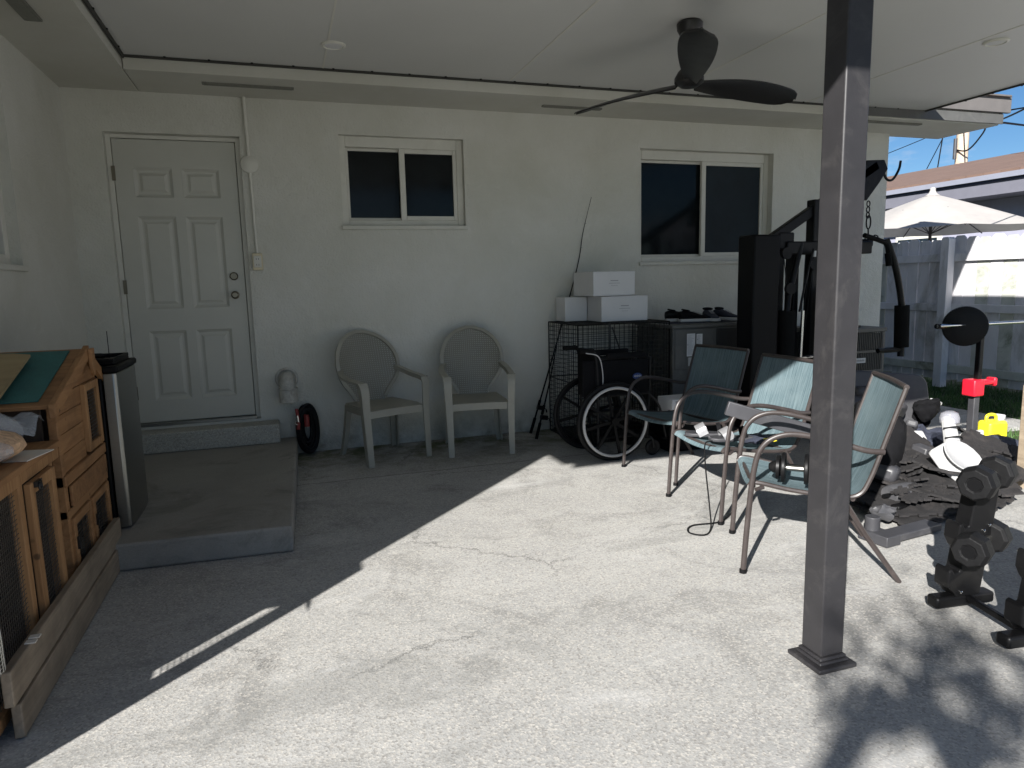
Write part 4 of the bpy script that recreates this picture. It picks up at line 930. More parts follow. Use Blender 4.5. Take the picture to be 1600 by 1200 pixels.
MB().tube(arc([(4.66, Yg, 2.17), (4.70, Yg-.01, 2.06), (4.77, Yg-.01, 2.05), (4.83, Yg-.01, 2.13), (4.845, Yg-.01, 2.20)], 5), .010, 8).build('bar_hook', 'blkmetal', gy)
g = MB()
for i in range(3): g.torus((4.525, Yg-.02, 1.855-.0+(-i*.045)), .016, .005, (i % 2, 1-i % 2, 0), 16, 6, 1, 1.4)
g.torus((4.535, Yg-.02, 1.71), .022, .006, (0, 1, 0), 20, 6, 1, 2.4); g.tube([(4.535, Yg-.02, 1.66), (4.54, Yg-.02, 1.60)], .006, 6)
for i in range(4): g.torus((4.52+.03*i, Yg-.03, 1.585+.012*(i % 2)), .017, .005, (.4, 1-i % 2, .5), 14, 6)
g.build('chain', 'blkmetal', gy)
MB().bb((3.72, -1.16, 1.46), (4.55, -1.04, 1.56)).bb((3.66, -1.14, 1.50), (3.80, -1.02, 1.63)).bb((4.12, -1.10, 1.52), (4.62, -1.02, 1.58)).build('press_carriage', 'blkmetal', gy, bevel=.01)
MB().tube(arc([(4.40, -1.22, 1.60), (4.58, -1.2, 1.56), (4.67, -1.18, 1.53), (4.70, -1.18, 1.44), (4.705, -1.18, 1.38)], 5), .019, 10).cyl((4.69, -1.18, 1.46), (4.708, -1.18, 1.36), .026, 12).build('press_handle', 'foam', gy)
MB().tube(arc([(4.73, -1.12, 1.57), (4.82, -1.12, 1.40), (4.89, -1.12, 1.20), (4.935, -1.12, 1.0), (4.95, -1.12, .82), (4.95, -1.12, .60)], 6), .027, 12).tube([(4.95, -1.12, .66), (4.70, -1.12, .66)], .022, 8).build('butterfly_arm', 'blkmetal', gy)
MB().cyl((4.935, -1.12, 1.03), (4.952, -1.12, .68), .058, 22).build('roller_pad', 'foam', gy)
MB().tube(arc([(3.86, -1.14, 1.55), (3.80, -1.16, 1.36), (3.73, -1.18, 1.15), (3.70, -1.2, 1.02)], 6), .024, 10).tube(arc([(3.93, -1.2, 1.50), (3.86, -1.22, 1.30), (3.80, -1.22, 1.02)], 6), .009, 8).build('butterfly_arm', 'blkmetal', gy)
MB().cyl((3.72, -1.18, 1.03), (3.73, -1.18, .68), .060, 22).build('roller_pad', 'foam', gy)
MB().tube([(3.81, -1.25, 1.03), (3.80, -1.25, .66)], .011, 10).tube([(3.80, -1.25, .67), (3.99, -1.2, .665)], .013, 8).tube([(3.765, -1.25, .67), (3.765, -1.25, .62)], .008, 8).build('grip_bar', 'chrome', gy)
MB().bb((3.92, -1.32, .62), (4.20, -1.24, 1.20)).build('back_pad', 'vinyl', gy, bevel=.025)
MB().bb((3.90, -1.75, .42), (4.22, -1.33, .49)).build('seat_pad', 'vinyl', gy, bevel=.025)
MB().tube([(4.0, -1.10, .44), (4.05, -1.70, .42)], .03, 8).tube([(4.05, -1.70, .44), (4.05, -1.72, .04)], .025, 8).bb((3.3, -1.14, .004), (4.8, -1.06, .06)).bb((3.98, -1.8, .004), (4.1, -.8, .058)).build('base_frame', 'blkmetal', gy, bevel=.004)
g = MB()
for a, b in (((3.90, -1.15, 1.45), (3.87, -1.15, .75)), ((3.94, -1.16, 1.44), (3.86, -1.16, .72)), ((3.97, -1.16, 1.42), (3.90, -1.16, .80)), ((3.655, -1.19, 1.5), (3.70, -1.19, 1.2)), ((4.49, -1.13, 1.9), (4.2, -1.13, 1.97))): MB().tube([a, b], .0035, 6).build('cable', 'rubber', gy)
for p in ((3.69, -1.17, 1.47), (3.72, -1.19, 1.20), (3.95, -1.18, 1.38), (4.10, -1.18, 1.37)): MB().lathe(p, [(.045, 0), (.038, .014), (.045, .028)], (0, -1, 0), 22).build('pulley', 'rubber', gy)
for p in ((3.95, -1.19, 1.44), (4.10, -1.19, 1.44)): MB().cyl(p, Vector(p)+V(0, 0, .045), .013, 10).build('stopper', 'white', gy)

# ---------------------------------------------------------------- outdoor AC condenser
ac = thing('condenser_unit', 'grey outdoor air conditioner condenser with louvred sides at the house corner', 'air conditioner', (4.95, -.45, 0))
AX0, AX1, AY0, AY1 = 4.62, 5.22, -.70, -.10
MB().bb((AX0+.02, AY0+.02, .06), (AX1-.02, AY1-.02, .76)).build('coil', 'acdark', ac)
g = MB()
for x in (AX0, AX1-.03):
    for y in (AY0, AY1-.03): g.bb((x, y, .03), (x+.03, y+.03, .80))
g.bb((AX0, AY0, .03), (AX1, AY1, .058)).bb((AX0-.008, AY0-.008, .775), (AX1+.008, AY1+.008, .815)); g.build('frame', 'acgrey', ac, bevel=.006)
g = MB(); n = 26
for i in range(n+1):
    x = AX0+.035+(AX1-AX0-.07)*i/n; g.bb((x-.003, AY0+.004, .06), (x+.003, AY0+.010, .775)); y = AY0+.035+(AY1-AY0-.07)*i/n; g.bb((AX1-.010, y-.003, .06), (AX1-.004, y+.003, .775))
for z in (.24, .42, .60): g.bb((AX0+.03, AY0+.001, z-.010), (AX1-.03, AY0+.003, z+.010)).bb((AX1-.003, AY0+.03, z-.01), (AX1-.001, AY1-.03, z+.01))
g.build('louvres', 'acgrey', ac, smooth=False)
lb = MB().bb((4.86, AY0-.003, .50), (5.00, AY0-.001, .545)).build('badge', 'card', ac)
g = MB()
for i in range(9): g.bb((4.875+i*.0125, AY0-.0045, .515), (4.883+i*.0125, AY0-.0035, .528+.004*(i % 2)))
g.build('lettering', 'ink', lb, smooth=False)
MB().lathe((4.92, -.40, .816), [(.22, 0), (.22, .012), (.05, .02)], (0, 0, 1), 30).build('fan_guard', 'blkmetal', ac)

# ---------------------------------------------------------------- heap of gym things right of the chairs
def rot_xf(c, rx, ry, rz): return Matrix.Translation(Vector(c)) @ rotm(rx, ry, rz).to_4x4()
pad = thing('bench_pad', 'grey rounded bench pad standing tilted behind the nearest sling chair', 'bench pad', (4.35, -1.75, .2))
poly = []
for cx, cy_, a0 in ((.24, .10, 0), (-.24, .10, 90), (-.24, -.10, 180), (.24, -.10, 270)):
    for k in range(6): a = radians(a0+k*18); poly.append((cx+.09*cos(a), cy_+.09*sin(a)))
MB().prism(poly, (0, 0, 0), (1, 0, 0), (0, 0, 1), (0, .05, 0)).xf(rot_xf(at(1392, 620, 'y', -1.75), -.35, .10, -.15)).build('cushion', 'vinyl', pad, bevel=.018)
MB().prism([(x*.92, y*.9) for x, y in poly], (0, .051, 0), (1, 0, 0), (0, 0, 1), (0, .012, 0)).xf(rot_xf(at(1392, 620, 'y', -1.75), -.35, .10, -.15)).build('backing_board', 'blk', pad)
pad2 = MB().box((0, 0, 0), (.34, .20, .06)).xf(rot_xf(at(1400, 668, 'y', -1.95), .5, .3, .5)); one(pad2, 'foam_pad', 'vinyl', 'small grey vinyl pad in the heap just under the tilted bench pad', 'pad', bevel=.02)
def cylpad(px, py, y, a, r, l, lab, mat='foam'):
    c = at(px, py, 'y', y); a = Vector(a).normalized(); t = thing('foam_roller', lab, 'foam roller', c, 'foam roller pads in the heap')
    MB().lathe(c-a*l/2, [(r*.9, 0), (r, .01), (r, l-.01), (r*.9, l)], a, 24).build('pad', mat, t); MB().cyl(c-a*(l/2+.04), c+a*(l/2+.04), .013, 10).build('tube', 'blkmetal', t)
cylpad(1395, 690, -2.2, (1, .2, .05), .055, .22, 'dark foam roller at the left edge of the heap beside the sunlit chair', 'vinyl')
cylpad(1408, 770, -2.75, (1, .1, 0), .055, .20, 'foam roller lying on the floor mats below the white appliance', 'vinyl')
cylpad(1432, 648, -1.75, (.6, .8, .2), .07, .26, 'thick dark roller in the back of the heap under the fence', 'blkfab')
one(MB().blob(at(1365, 700, 'y', -2.5), (.16, .14, .28), 21, .25, 14), 'black_bag', 'blkfab', 'big black bag slumped in the shadow behind the nearest sling chair', 'bag')
one(MB().blob(at(1440, 690, 'y', -2.0), (.20, .14, .10), 22, .35, 14), 'dark_jacket', 'jeans', 'dark bundled jacket in the middle of the heap', 'jacket')
one(MB().blob(at(1400, 725, 'y', -2.4), (.16, .12, .07), 25, .35, 14), 'duffel', 'blkfab', 'small black duffel lying left of the white appliance', 'bag')
# white appliance (foot stepper) with grey bowl
wa = thing('white_appliance', 'white plastic exercise appliance with a grey bowl and clear dome thrown on the mats', 'appliance', at(1490, 700, 'y', -2.35))
def P(px, py, y): return at(px, py, 'y', y)
A_ = P(1482, 655, -2.45); B_ = P(1494, 716, -2.66)
MB().sweep([A_, (A_+B_)/2, B_], [(-.055, -.03), (.055, -.03), (.055, .01), (.035, .03), (-.035, .03), (-.055, .01)], (0, -1, .6), scales=[.75, .85, 1.0]).build('column', 'white', wa, bevel=.008)
bp = []
for k in range(9): a = radians(-75+k*22); bp.append((.09+.12*cos(a), .13*sin(a)))
bp += [(-.10, .11), (-.12, 0), (-.06, -.17)]
MB().prism(bp, (0, 0, 0), (1, 0, 0), (0, 1, 0), (0, 0, .045)).xf(rot_xf(P(1486, 726, -2.70), .75, -.1, .15)).build('base', 'white', wa, bevel=.012)
MB().lathe((0, 0, 0), [(.02, .002), (.07, .003), (.10, .018), (.11, .03), (.105, .032), (.09, .018), (.01, .01)], (0, 0, 1), 28).xf(rot_xf(P(1498, 716, -2.74), .75, -.1, .15)).build('bowl', 'greyrim', wa)
MB().lathe(A_+V(0, -.01, -.02), [(.055, 0), (.057, .03), (.048, .06), (.02, .075)], (0, .1, 1), 24).build('dome', clear_mat('clear_dome', (.5, .5, .55), .35, .05), wa)
g = MB()
for t_ in (.25, .5): q = A_.lerp(B_, t_); g.tube(arc([q+V(-.07, -.01, .01), q+V(0, -.045, .02), q+V(.07, -.01, -.01)], 4), .005, 6)
g.build('cord', 'rubber', wa)
one(MB().box((0, 0, 0), (.09, .13, .05)).xf(rot_xf(P(1438, 688, -2.25), .9, .1, .1)), 'white_casing', 'white', 'white plastic casing tied with cord left of the white appliance', 'casing', bevel=.015)
one(MB().box((0, 0, 0), (.10, .10, .16)).xf(rot_xf(P(1437, 715, -2.4), .2, .1, .3)), 'black_bin', 'dkgrey', 'dark grey small bin wedged beneath the white casing', 'bin', bevel=.012)
one(MB().box((0, 0, 0), (.07, .03, .16)).xf(rot_xf(P(1518, 683, -2.3), .3, 1.4, .1)), 'storage_tray', 'white', 'small white plastic tray right of the appliance column', 'panel', bevel=.006)
for k, (px, py, y, kind, sz, rx, ry, rz, mat, nm, lab, cat) in enumerate((
 (1400, 640, -1.9, 'box', (.16, .10, .12), .3, .2, .4, 'dkgrey', 'battery_pack', 'dark grey boxy pack in the heap under the tilted bench pad', 'pack'),
 (1425, 668, -2.0, 'box', (.22, .07, .05), .2, .5, .7, 'vinyl', 'padded_arm', 'short grey padded arm pointing up in the heap', 'padded arm'),
 (1450, 640, -1.9, 'blob', (.10, .08, .07), 0, 0, 0, 'blkfab', 'black_pouch', 'round black pouch at the back of the heap by the fence post', 'pouch'),
 (1462, 628, -1.85, 'box', (.10, .05, .03), .3, .3, .2, 'white', 'white_cup', 'little white plastic piece at the back of the heap', 'plastic piece'),
 (1378, 735, -2.6, 'box', (.12, .18, .10), .2, .1, .5, 'dkgrey', 'tool_case', 'dark case wedged between the black bag and the mats', 'case'),
 (1380, 800, -2.95, 'blob', (.07, .05, .035), 0, 0, 0, 'vinyl', 'grey_glove', 'grey glove lying beside the steel footplate', 'glove'),
 (1412, 705, -2.3, 'tube', .010, 0, 0, 0, 'chrome', 'chrome_handle', 'thin chrome handle sticking out of the heap left of the white appliance', 'handle'),
 (1478, 742, -2.6, 'tube', .004, 0, 0, 0, 'redprint', 'orange_cord', 'faded red cord scribble lying on the mat pile', 'cord'),
 (1425, 690, -2.15, 'box', (.14, .10, .035), .5, -.3, .2, 'blk', 'laptop_sleeve', 'flat black sleeve tilted in the middle of the heap', 'panel'),
 (1535, 690, -2.25, 'box', (.12, .10, .05), .4, .3, .3, 'dkgrey', 'grey_block', 'dark grey block between the white appliance and the backpack', 'block'),
 (1515, 742, -2.62, 'box', (.16, .10, .02), .3, -.3, .6, 'matgrey', 'torn_mat', 'torn scrap of foam mat right of the white appliance base', 'mat scrap'),
 (1405, 792, -2.88, 'box', (.10, .05, .03), 0, .1, .3, 'blk', 'black_clip', 'black clip piece at the front corner of the mat pile', 'clip'))):
    c = P(px, py, y)
    if kind == 'box': mb = MB().box((0, 0, 0), sz).xf(rot_xf(c, rx, ry, rz)); one(mb, nm, mat, lab, cat, bevel=min(sz)*.3)
    elif kind == 'blob': one(MB().blob(c, sz, 50+k, .3, 10), nm, mat, lab, cat)
    else:
        rr_ = random.Random(k); pts = [c+V(rr_.uniform(-.09, .09), rr_.uniform(-.05, .05), rr_.uniform(-.01, .05)) for _ in range(3 if sz > .005 else 7)]
        one(MB().tube(arc(pts, 6), sz, 8), nm, mat, lab, cat)
# interlocking foam mats
def mat_tile(w_, h_, seed):
    rnd = random.Random(seed); poly = []
    def side(p, q):
        n = max(3, int((Vector(q)-Vector(p)).length/.055)); d = (Vector(q)-Vector(p))/n; nn = Vector((d.y, -d.x)).normalized()
        for i in range(n):
            a = Vector(p)+d*i; poly.append(tuple(a))
            if i % 2: poly.append(tuple(a+d*.12+nn*.0)); poly.append(tuple(a+d*.0+nn*.020)); poly.append(tuple(a+d*1.0+nn*.020)); poly.append(tuple(a+d*.88))
    c = [(-w_/2, -h_/2), (w_/2, -h_/2), (w_/2, h_/2), (-w_/2, h_/2)]
    for i in range(4): side(c[i], c[(i+1) % 4])
    return poly
descs = ['foam floor mat tile flat on the concrete at the front of the pile', 'foam mat tile second in the pile, under the roller', 'foam mat tile at the right front of the pile, near the dumbbell rack', 'foam mat tile tilted in the pile centre',
 'foam mat tile on the left side of the pile by the black bag', 'foam mat tile leaning high at the back left of the pile', 'foam mat tile in the middle layer under the white appliance', 'foam mat tile sloping down right of the appliance', 'top foam mat tile just below the white appliance', 'foam mat tile poking out beneath the dark dumbbells', 'foam mat tile at the rear right of the pile', 'small cut foam mat piece on top of the pile', 'foam mat tile bent against the heap at the back', 'narrow foam mat strip along the pile front']
specs = [(1430, 800, -2.86, .55, .35, .02, .03, .02, .1), (1415, 775, -2.80, .50, .40, .045, .05, .04, -.2), (1500, 785, -2.85, .50, .35, .035, .06, -.03, .3), (1460, 765, -2.75, .45, .40, .085, .10, .05, .5),
 (1400, 745, -2.62, .40, .35, .10, .2, -.1, -.1), (1410, 725, -2.50, .40, .40, .15, .35, .1, .2), (1455, 745, -2.62, .45, .40, .135, .18, .06, -.35), (1530, 755, -2.66, .45, .38, .11, .22, -.18, .15), (1440, 735, -2.55, .38, .3, .18, .30, .1, .55), (1510, 765, -2.76, .42, .36, .08, .12, -.08, -.5), (1545, 735, -2.52, .40, .36, .15, .30, -.2, .4), (1470, 752, -2.70, .22, .18, .16, .15, .1, .9), (1420, 705, -2.35, .36, .36, .20, .5, .0, .1), (1450, 803, -2.90, .5, .10, .014, .0, .0, .05)]
for (px, py, y, w_, h_, z, rx, ry, rz), lab in zip(specs, descs):
    c = at(px, py, 'y', y); c.z = max(z, .01)
    one(MB().prism(mat_tile(w_, h_, int(px)), (0, 0, 0), (1, 0, 0), (0, 1, 0), (0, 0, .012)).xf(rot_xf(c, rx, ry, rz)), 'foam_mat_tile', 'matgrey', lab, 'floor mat', 'interlocking foam mats in a pile', smooth=False)
rnd = random.Random(77)
for k in range(46):
    px = rnd.uniform(1395, 1560); py = rnd.uniform(715, 800)+ (px-1395)*-.06; y = -3.0+(805-py)*.0050
    c = P(px, py, y); c.z = max(c.z, .012)+.012; w_ = rnd.uniform(.05, .15)
    o = one(MB().prism(mat_tile(w_, w_*rnd.uniform(.4, .8), k), (0, 0, 0), (1, 0, 0), (0, 1, 0), (0, 0, .012)).xf(rot_xf(c, rnd.uniform(-.1, .6), rnd.uniform(-.35, .35), rnd.uniform(0, 6))), 'mat_scrap', 'matgrey', 'small torn scrap of charcoal foam mat scattered over the mat pile', 'mat scrap', 'torn foam scraps on the mat pile', smooth=False)
one(MB().prism([(-.02, -.26), (.10, -.26), (.10, .26), (-.06, .22)], (0, 0, 0), (1, 0, 0), (0, 1, 0), (0, 0, .012)).xf(rot_xf(P(1552, 700, -2.40), .5, .25, .75)), 'grey_board', 'matgrey', 'straight grey board slanting down right of the white appliance', 'board')
one(MB().blob(P(1560, 705, -2.25), (.26, .18, .10), 31, .25, 14), 'navy_backpack', 'jeans', 'navy blue backpack lying behind the grey board near the yellow jug', 'backpack')
one(MB().cyl(P(1583, 735, -2.45), P(1590, 715, -2.45), .03, 20).torus(P(1586, 725, -2.45), .031, .003, (0, 0, 1)), 'tin_can', 'chrome', 'shiny metal can right of the navy backpack', 'can')
# flat grey steel piece
fp = thing('steel_footplate', 'flat blue-grey steel machine foot lying on the sunlit concrete behind the nearest chair', 'machine part', (2.9, -3.0, 0))
q0 = at(1368, 852); q1 = at(1458, 828); dd = (q1-q0).normalized(); nn = V(-dd.y, dd.x, 0)
MB().box((q0+q1)/2+V(0, 0, .028), ((q1-q0).length, .09, .035), rotm(0, 0, atan2(dd.y, dd.x))).build('beam', 'dkgrey', fp, bevel=.005)
MB().box(q0+nn*.02+dd*.05+V(0, 0, .03), (.10, .16, .05), rotm(0, 0, atan2(dd.y, dd.x))).cyl(q0+dd*.05+nn*.06+V(0, 0, .05), q0+dd*.05+nn*.06+V(0, 0, .12), .035, 16).build('bracket', 'dkgrey', fp, bevel=.004)
# ---------------------------------------------------------------- dumbbell rack
rk = thing('dumbbell_rack', 'black A-frame dumbbell rack with two cradle uprights on flat feet', 'dumbbell rack', (2.45, -3.95, 0))
f1 = at(1500, 942, 'z', .02); f2 = at(1614, 1003, 'z', .02)
dx = V(1, -.12, 0).normalized()
a1 = (f2-f1).normalized()
for q in (f1, f2):
    pass
def rack_up(q, lean):
    R = rotm(0, 0, atan2(dx.y, dx.x)); n_ = V(-dx.y, dx.x, 0); L3 = V(lean, 0, 1)
    MB().box(q+V(0, 0, .022), (.26, .055, .045), R).build('foot', 'blkmetal', rk, bevel=.010)
    poly = [(-.060, .045), (.045, .045), (.052, .30), (.050, .50), (.030, .52), (.012, .50), (-.020, .50), (-.040, .52), (-.052, .50), (-.050, .43), (-.056, .32), (-.075, .315), (-.088, .335), (-.100, .33), (-.098, .27), (-.075, .235), (-.060, .22), (-.062, .145), (-.085, .14), (-.10, .16), (-.112, .15), (-.105, .085), (-.07, .06)]
    MB().prism(poly, q-n_*.035, dx, L3, n_*.07).build('upright', 'blkmetal', rk, bevel=.005, smooth=False)
    g = MB()
    for u, v_ in ((-.045, .065), (.01, .30), (-.02, .29), (.03, .32), (-.07, .29)): g.lathe(q+dx*u+L3*v_-n_*.036, [(.006, 0), (.006, .004), (.003, .006)], -n_, 10)
    g.build('bolts', 'chrome', rk)
    return lambda u, v_, w_=0: q+dx*u+L3*v_+n_*w_
h1 = rack_up(f1, .14); h2 = rack_up(f2, .14)
MB().strip([f1+V(0, -.03, .035), f2+V(-.02, .03, .035)], .018, .024).build('cross_bar', 'blkmetal', rk, bevel=.003)
dax = V(.93, .36, 0).normalized()
for c, r, l, lab in ((h1(-.01, .505, -.03), .066, .245, 'medium black hex dumbbell on the top tier of the far upright'), (h1(-.015, .265, -.06), .065, .245, 'black hex dumbbell on the lower tier of the far upright, jutting out left'), (h2(.03, .50, -.03), .082, .28, 'largest black hex dumbbell, on the top tier nearest the right frame edge'), (h2(.02, .27, -.06), .060, .24, 'black hex dumbbell low on the near upright at the right frame edge')):
    dumbbell(c, dax, r, l, lab, 'hex dumbbells on the rack', 8)
# ---------------------------------------------------------------- squat stand with barbell, red clamp
rs = thing('squat_stand', 'dark grey gym upright with a bright red safety catch standing by the lawn', 'rack stand', (4.6, -2.1, 0))
b0 = at(1516, 700, 'y', -2.1); t0 = at(1528, 500, 'y', -2.1)
MB().box((b0.x, -2.1, .27), (.05, .05, .50)).build('lower_post', 'dkgrey', rs, bevel=.005)
MB().box((b0.x+.02, -2.1, .66), (.036, .036, .40)).build('upper_post', 'blkmetal', rs, bevel=.005)
MB().bb((b0.x-.25, -2.13, .002), (b0.x+.25, -2.07, .05)).bb((b0.x-.03, -2.4, .003), (b0.x+.03, -1.8, .049)).build('base', 'dkgrey', rs, bevel=.005)
c = at(1521, 606, 'y', -2.1)
MB().bb((c.x-.052, -2.15, c.z-.055), (c.x+.045, -2.05, c.z+.062)).bb((c.x+.05, -2.135, c.z+.018), (c.x+.16, -2.065, c.z+.05)).bb((c.x+.155, -2.135, c.z+.005), (c.x+.185, -2.065, c.z+.065)).build('safety_catch', 'red', rs, bevel=.010)
bl = thing('barbell', 'black barbell with a large round plate resting on the gym upright', 'barbell', at(1512, 510, 'y', -2.15))
c = at(1512, 510, 'y', -2.15)
MB().cyl(at(1464, 510, 'y', -2.15), c+V(1.6, .07, 0), .012, 12).build('bar', 'chrome', bl)
MB().cyl(at(1464, 510, 'y', -2.15), c+V(-.05, .07, 0), .018, 12).build('sleeve', 'blkmetal', bl)
MB().lathe(c+V(-.0, .02, 0), [(.02, -.03), (.122, -.03), (.133, -.022), (.136, 0), (.133, .022), (.122, .03), (.02, .03)], (.72, .69, .02), 40).build('plate', 'rubber', bl)
# yellow jug
jg = thing('yellow_jug', 'bright yellow plastic jug with a white cap on the grass', 'jug', (5.0, -1.95, -.03))
c = at(1548, 690, 'y', -1.95); 
ox = c.x
g = MB(); pr = [(-.085, 0), (.085, 0), (.092, .02), (.092, .17), (.075, .20), (-.085, .20), (-.092, .18), (-.092, .02)]
g.prism(pr, (ox, -2.01, .0), (1, 0, 0), (0, 0, 1), (0, .11, 0)); g.build('body', 'yellow', jg, bevel=.018)
MB().tube(arc([(ox-.07, -1.955, .195), (ox-.065, -1.955, .235), (ox-.02, -1.955, .245), (ox+.025, -1.955, .23), (ox+.03, -1.955, .195)], 5), .012, 10).build('handle', 'yellow', jg)
MB().lathe((ox+.065, -1.955, .19), [(.030, 0), (.030, .02), (.034, .021), (.034, .045), (.028, .05)], (.15, 0, 1), 24).build('cap', 'white', jg)
# grey-brown post at right frame edge
one(MB().bb((3.27, -3.12, 0), (3.37, -3.02, .62)).v and MB().box(at(1604, 660, 'y', -2.75)-V(-.03, 0, .15), (.10, .05, .75)), 'wooden_stake', 'greywood', 'weathered upright board at the right edge beside the navy backpack', 'board', bevel=.004)

# ---------------------------------------------------------------- fence
fe = thing('fence', 'tall weathered white painted dog-ear board fence along the lawn', 'fence', (7.2, 0, 0))
FX = 7.2; rnd = random.Random(12); y = -6.0; k = 0
while y < 10:
    w_ = .138; h = 1.68+rnd.uniform(-.025, .02); dxx = rnd.uniform(-.004, .004); e = .03
    mb = MB().prism([(0, .07+rnd.uniform(0, .03)), (w_, .07), (w_, h-e), (w_-e, h), (e, h), (0, h-e)], (FX+dxx, y, 0), (0, 1, 0), (0, 0, 1), (.018, 0, 0))
    mb.build('picket', 'fence' if rnd.random() < .72 else 'fence2', fe, smooth=False)
    y += w_+rnd.uniform(.004, .013); k += 1
for z, hh, m2 in ((1.46, .09, 'fence'), (.90, .085, 'fence'), (.21, .09, 'fence2')): MB().bb((FX-.042, -6, z-hh/2), (FX-.004, 10, z+hh/2)).build('rail', m2, fe, bevel=.004)
for yy_ in (-4.6, -2.15, .30, 2.75, 5.2, 7.6): MB().prism([(-.05, 0), (.05, 0), (.05, 1.66), (.03, 1.685), (-.03, 1.685), (-.05, 1.66)], (FX-.142, yy_, 0), (0, 1, 0), (0, 0, 1), (.098, 0, 0)).build('fence_post', 'fence', fe, bevel=.004)
# ---------------------------------------------------------------- umbrella beyond the fence
um = thing('patio_umbrella', 'open white canvas patio umbrella standing beyond the fence', 'umbrella', (9, 2.18, 0))
uc = V(9.0, 2.18, 0); nr = 8; RU = 1.40; seg = 6; zt0 = 2.42; zb = 1.90
g = MB(); vs = []; fs = []; na = nr*seg; nrd = 10
for i in range(nrd+1):
    t_ = i/nrd
    for k in range(na):
        a = 2*pi*k/na+.2; q = (k % seg)/seg; sag = -.02*sin(pi*q)*t_; rr = RU*t_*(1-.035*sin(pi*q)); vs.append(uc+V(rr*cos(a), rr*sin(a), zt0-(zt0-zb)*t_**1.05+sag))
for i in range(nrd):
    for k in range(na): l = (k+1) % na; fs.append((i*na+k, (i+1)*na+k, (i+1)*na+l, i*na+l))
g.add(vs, fs); g.build('canopy', 'umb', um)
MB().lathe(uc+V(0, 0, zt0-.01), [(.10, -.02), (.05, .02), (.035, .06), (.04, .08), (.02, .10)], (0, 0, 1), 16).build('finial', 'umb', um)
MB().cyl(uc, uc+V(0, 0, zt0), .022, 12).build('pole', 'bronze', um)
for k in range(nr):
    a = 2*pi*k/nr+.2; MB().tube([uc+V(0, 0, zt0-.03), uc+V(RU*cos(a), RU*sin(a), zb-.015)], .008, 6).tube([uc+V(0, 0, 2.05-.2), uc+V(RU*.5*cos(a), RU*.5*sin(a), 2.17)], .006, 6).build('rib', 'bronze', um)
# ---------------------------------------------------------------- neighbour house
nh = thing('neighbour_house', 'low neighbouring house with brown shingle roof and pale lavender wall beyond the fence', 'house', (13, 3, 0))
MB().bb((11.8, -14, 0), (22, 16, 2.72)).build('wall', 'nwall', nh, smooth=False)
MB().prism([(11.0, 2.845), (11.0, 2.885), (16.4, 4.0), (21.8, 2.885), (21.8, 2.845)], (0, -15, 0), (1, 0, 0), (0, 0, 1), (0, 32, 0)).build('roof', 'shingle', nh, smooth=False)
MB().bb((10.97, -15, 2.76), (11.03, 17, 2.843)).build('fascia', 'nfascia', nh)
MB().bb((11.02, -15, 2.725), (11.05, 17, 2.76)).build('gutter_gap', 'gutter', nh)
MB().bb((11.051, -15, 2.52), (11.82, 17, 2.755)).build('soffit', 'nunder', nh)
wn = MB().bb((11.76, 4.35, 1.0), (11.80, 5.35, 2.02)).build('window', 'trim', nh)
MB().bb((11.74, 4.42, 1.07), (11.765, 5.28, 1.95)).build('pane', 'screen', wn)
g = MB()
for i in range(11): g.bb((11.735, 4.46+i*.075, 1.1), (11.7385, 4.50+i*.075, 1.9))
g.build('blind', 'card', wn, smooth=False)
# ---------------------------------------------------------------- utility pole and wires
up_ = thing('utility_pole', 'pale wooden utility pole with cables rising behind the brown roof', 'utility pole', (20.0, 10.8, 0))
MB().tube([(20.0, 10.8, 0), (20.0, 10.8, 7.6)], [.19, .16], 16).build('pole', 'pole', up_)
MB().box((20.0, 10.8, 7.3), (.12, 2.4, .12)).build('crossarm', 'pole', up_, bevel=.01)
MB().cyl((19.72, 10.8, 5.3), (19.72, 10.8, 4.7), .05).build('insulator', 'dkgrey', up_)
MB().tube(arc([(19.8, 10.9, 5.0), (19.75, 10.4, 4.9), (19.8, 10.0, 5.3), (19.8, 9.7, 5.75), (19.8, 8.5, 5.72)], 6), .022, 6).build('cable_loop', 'blk', up_)
def cable(a, b, sag, r, lab):
    a = Vector(a); b = Vector(b); pts = [a.lerp(b, i/16)+V(0, 0, -sag*4*(i/16)*(1-i/16)) for i in range(17)]
    one(MB().tube(pts, r, 6), 'overhead_cable', 'blk', lab, 'cable', 'overhead cables')
cable((19.8, 10.6, 5.55), (14.0, 4.0, 4.62), .15, .02, 'thick black cable sagging from the pole to the right over the brown roof')
cable((6.68, -.56, 2.70), (16.5, 3.2, 4.0), .12, .010, 'service cable running from the soffit corner down to the right')
for i, (h1, h2, lb_) in enumerate(((5.9, 5.1, 'lowest thin wire crossing the blue sky left of the pole'), (6.9, 6.2, 'middle thin wire crossing the blue sky left of the pole'), (7.35, 7.0, 'highest thin wire crossing the sky near the pole top'))):
    cable((20.0, 10.2+i*.6, h1), (24.0, 28.0, h2), .2, .012, lb_)
g = at(1474, 214, 'x', 18); h = at(1448, 264, 'x', 18)
cable(g, h, 0, .012, 'short slanting guy wire above the brown roof, left one'); g = at(1480, 212, 'x', 18); h = at(1465, 262, 'x', 18); cable(g+V(0, .1, .3), h, 0, .016, 'short slanting guy wire above the brown roof, right one')
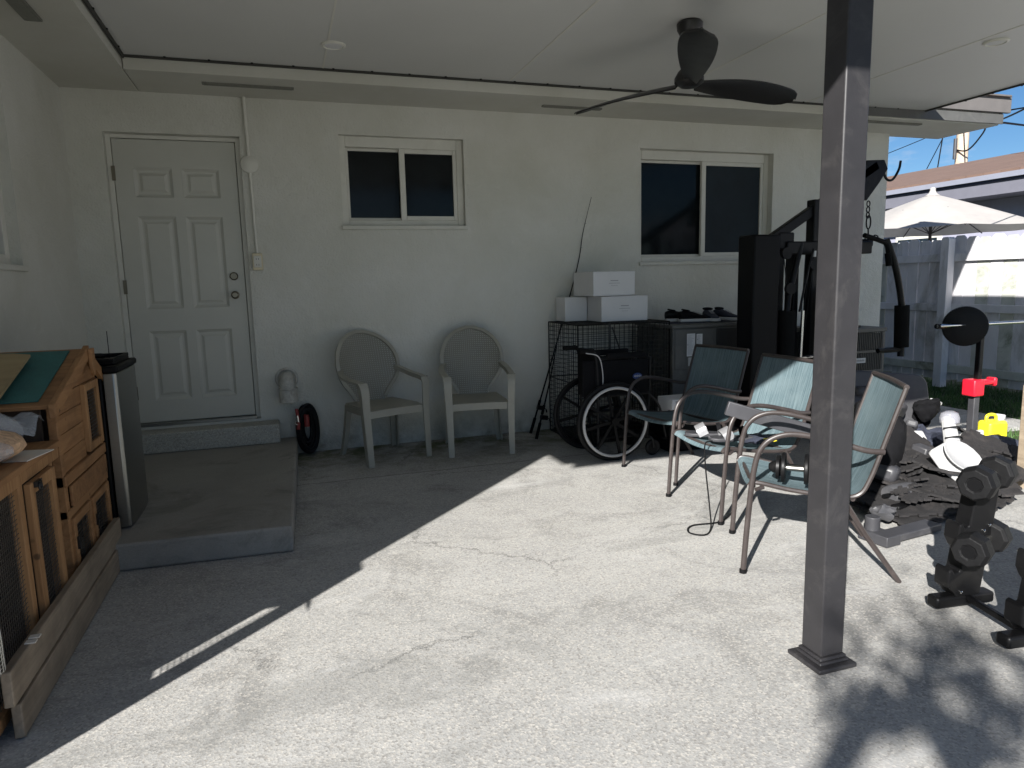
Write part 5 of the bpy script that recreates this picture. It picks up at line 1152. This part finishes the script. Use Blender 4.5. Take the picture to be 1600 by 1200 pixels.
# ---------------------------------------------------------------- tree behind the camera (its shadow dapples the concrete)
tr = thing('shade_tree', 'leafy garden tree standing behind the patio whose shadow dapples the concrete', 'tree', (-4.2, -10.6, 0))
rnd = random.Random(41)
K = cos(radians(45))/math.tan(ELEV)
def back(px, py, z):
    p = at(px, py); return p+V(-K*z, -K*z, z)
limbs = []
def limb(pts, r0, r1):
    P = arc(pts, 8); n = len(P); limbs.append((P, [r0+(r1-r0)*i/(n-1) for i in range(n)]))
TB = V(-4.3, -10.8, 0)
hub = back(1500, 1185, 2.9); hub2 = back(1452, 1120, 3.1)
limb([TB, TB+V(.15, .1, 1.2), (TB+hub)/2+V(.2, .1, .7), hub], .15, .055)
limb([hub, hub2, back(1400, 1114, 3.1), back(1352, 1128, 3.05), back(1322, 1170, 3.0), back(1290, 1230, 2.95)], .06, .045)  # added bough, bent to stand in for the camera holder's arm shadow
limb([hub, back(1545, 1120, 3.3), back(1530, 1040, 3.6), back(1500, 1000, 3.8)], .032, .008)
limb([hub, back(1560, 1180, 3.2), back(1600, 1130, 3.5), back(1640, 1060, 3.7)], .035, .008)
limb([hub2, back(1440, 1080, 3.4), back(1400, 1040, 3.6), back(1360, 1025, 3.7)], .03, .008)
g = MB()
for P_, R_ in limbs: g.tube(P_, R_, 10)
g.build('trunk', 'bark', tr)
g = MB()
for (px, py, s_, n_) in ((1530, 1000, 1.0, 34), (1575, 1035, 1.1, 34), (1515, 1060, .9, 22), (1372, 1042, .7, 17), (1345, 1085, .5, 12), (1430, 1055, .8, 18), (1600, 1100, 1.3, 34), (1490, 1085, .8, 22), (1535, 975, .8, 22), (1630, 1190, 1.3, 24), (1345, 1065, .4, 9), (1690, 1050, 1.6, 40)):
    z0 = rnd.uniform(3.2, 4.2); c = back(px, py, z0)
    for i in range(n_):
        q = c+V(rnd.gauss(0, .16), rnd.gauss(0, .16), rnd.gauss(0, .13))*s_; a = V(rnd.gauss(0, 1), rnd.gauss(0, 1), rnd.gauss(0, 1)).normalized(); b = a.cross(V(rnd.gauss(0, 1), rnd.gauss(0, 1), rnd.gauss(0, 1))).normalized()
        l = rnd.uniform(.035, .07); w_ = l*.38
        g.add([q-a*l, q-a*l*.2+b*w_, q+a*l*.5+b*w_*.7, q+a*l, q+a*l*.5-b*w_*.7, q-a*l*.2-b*w_], [(0, 1, 2, 3, 4, 5)])
g.build('crown', 'leaf', tr, smooth=False)
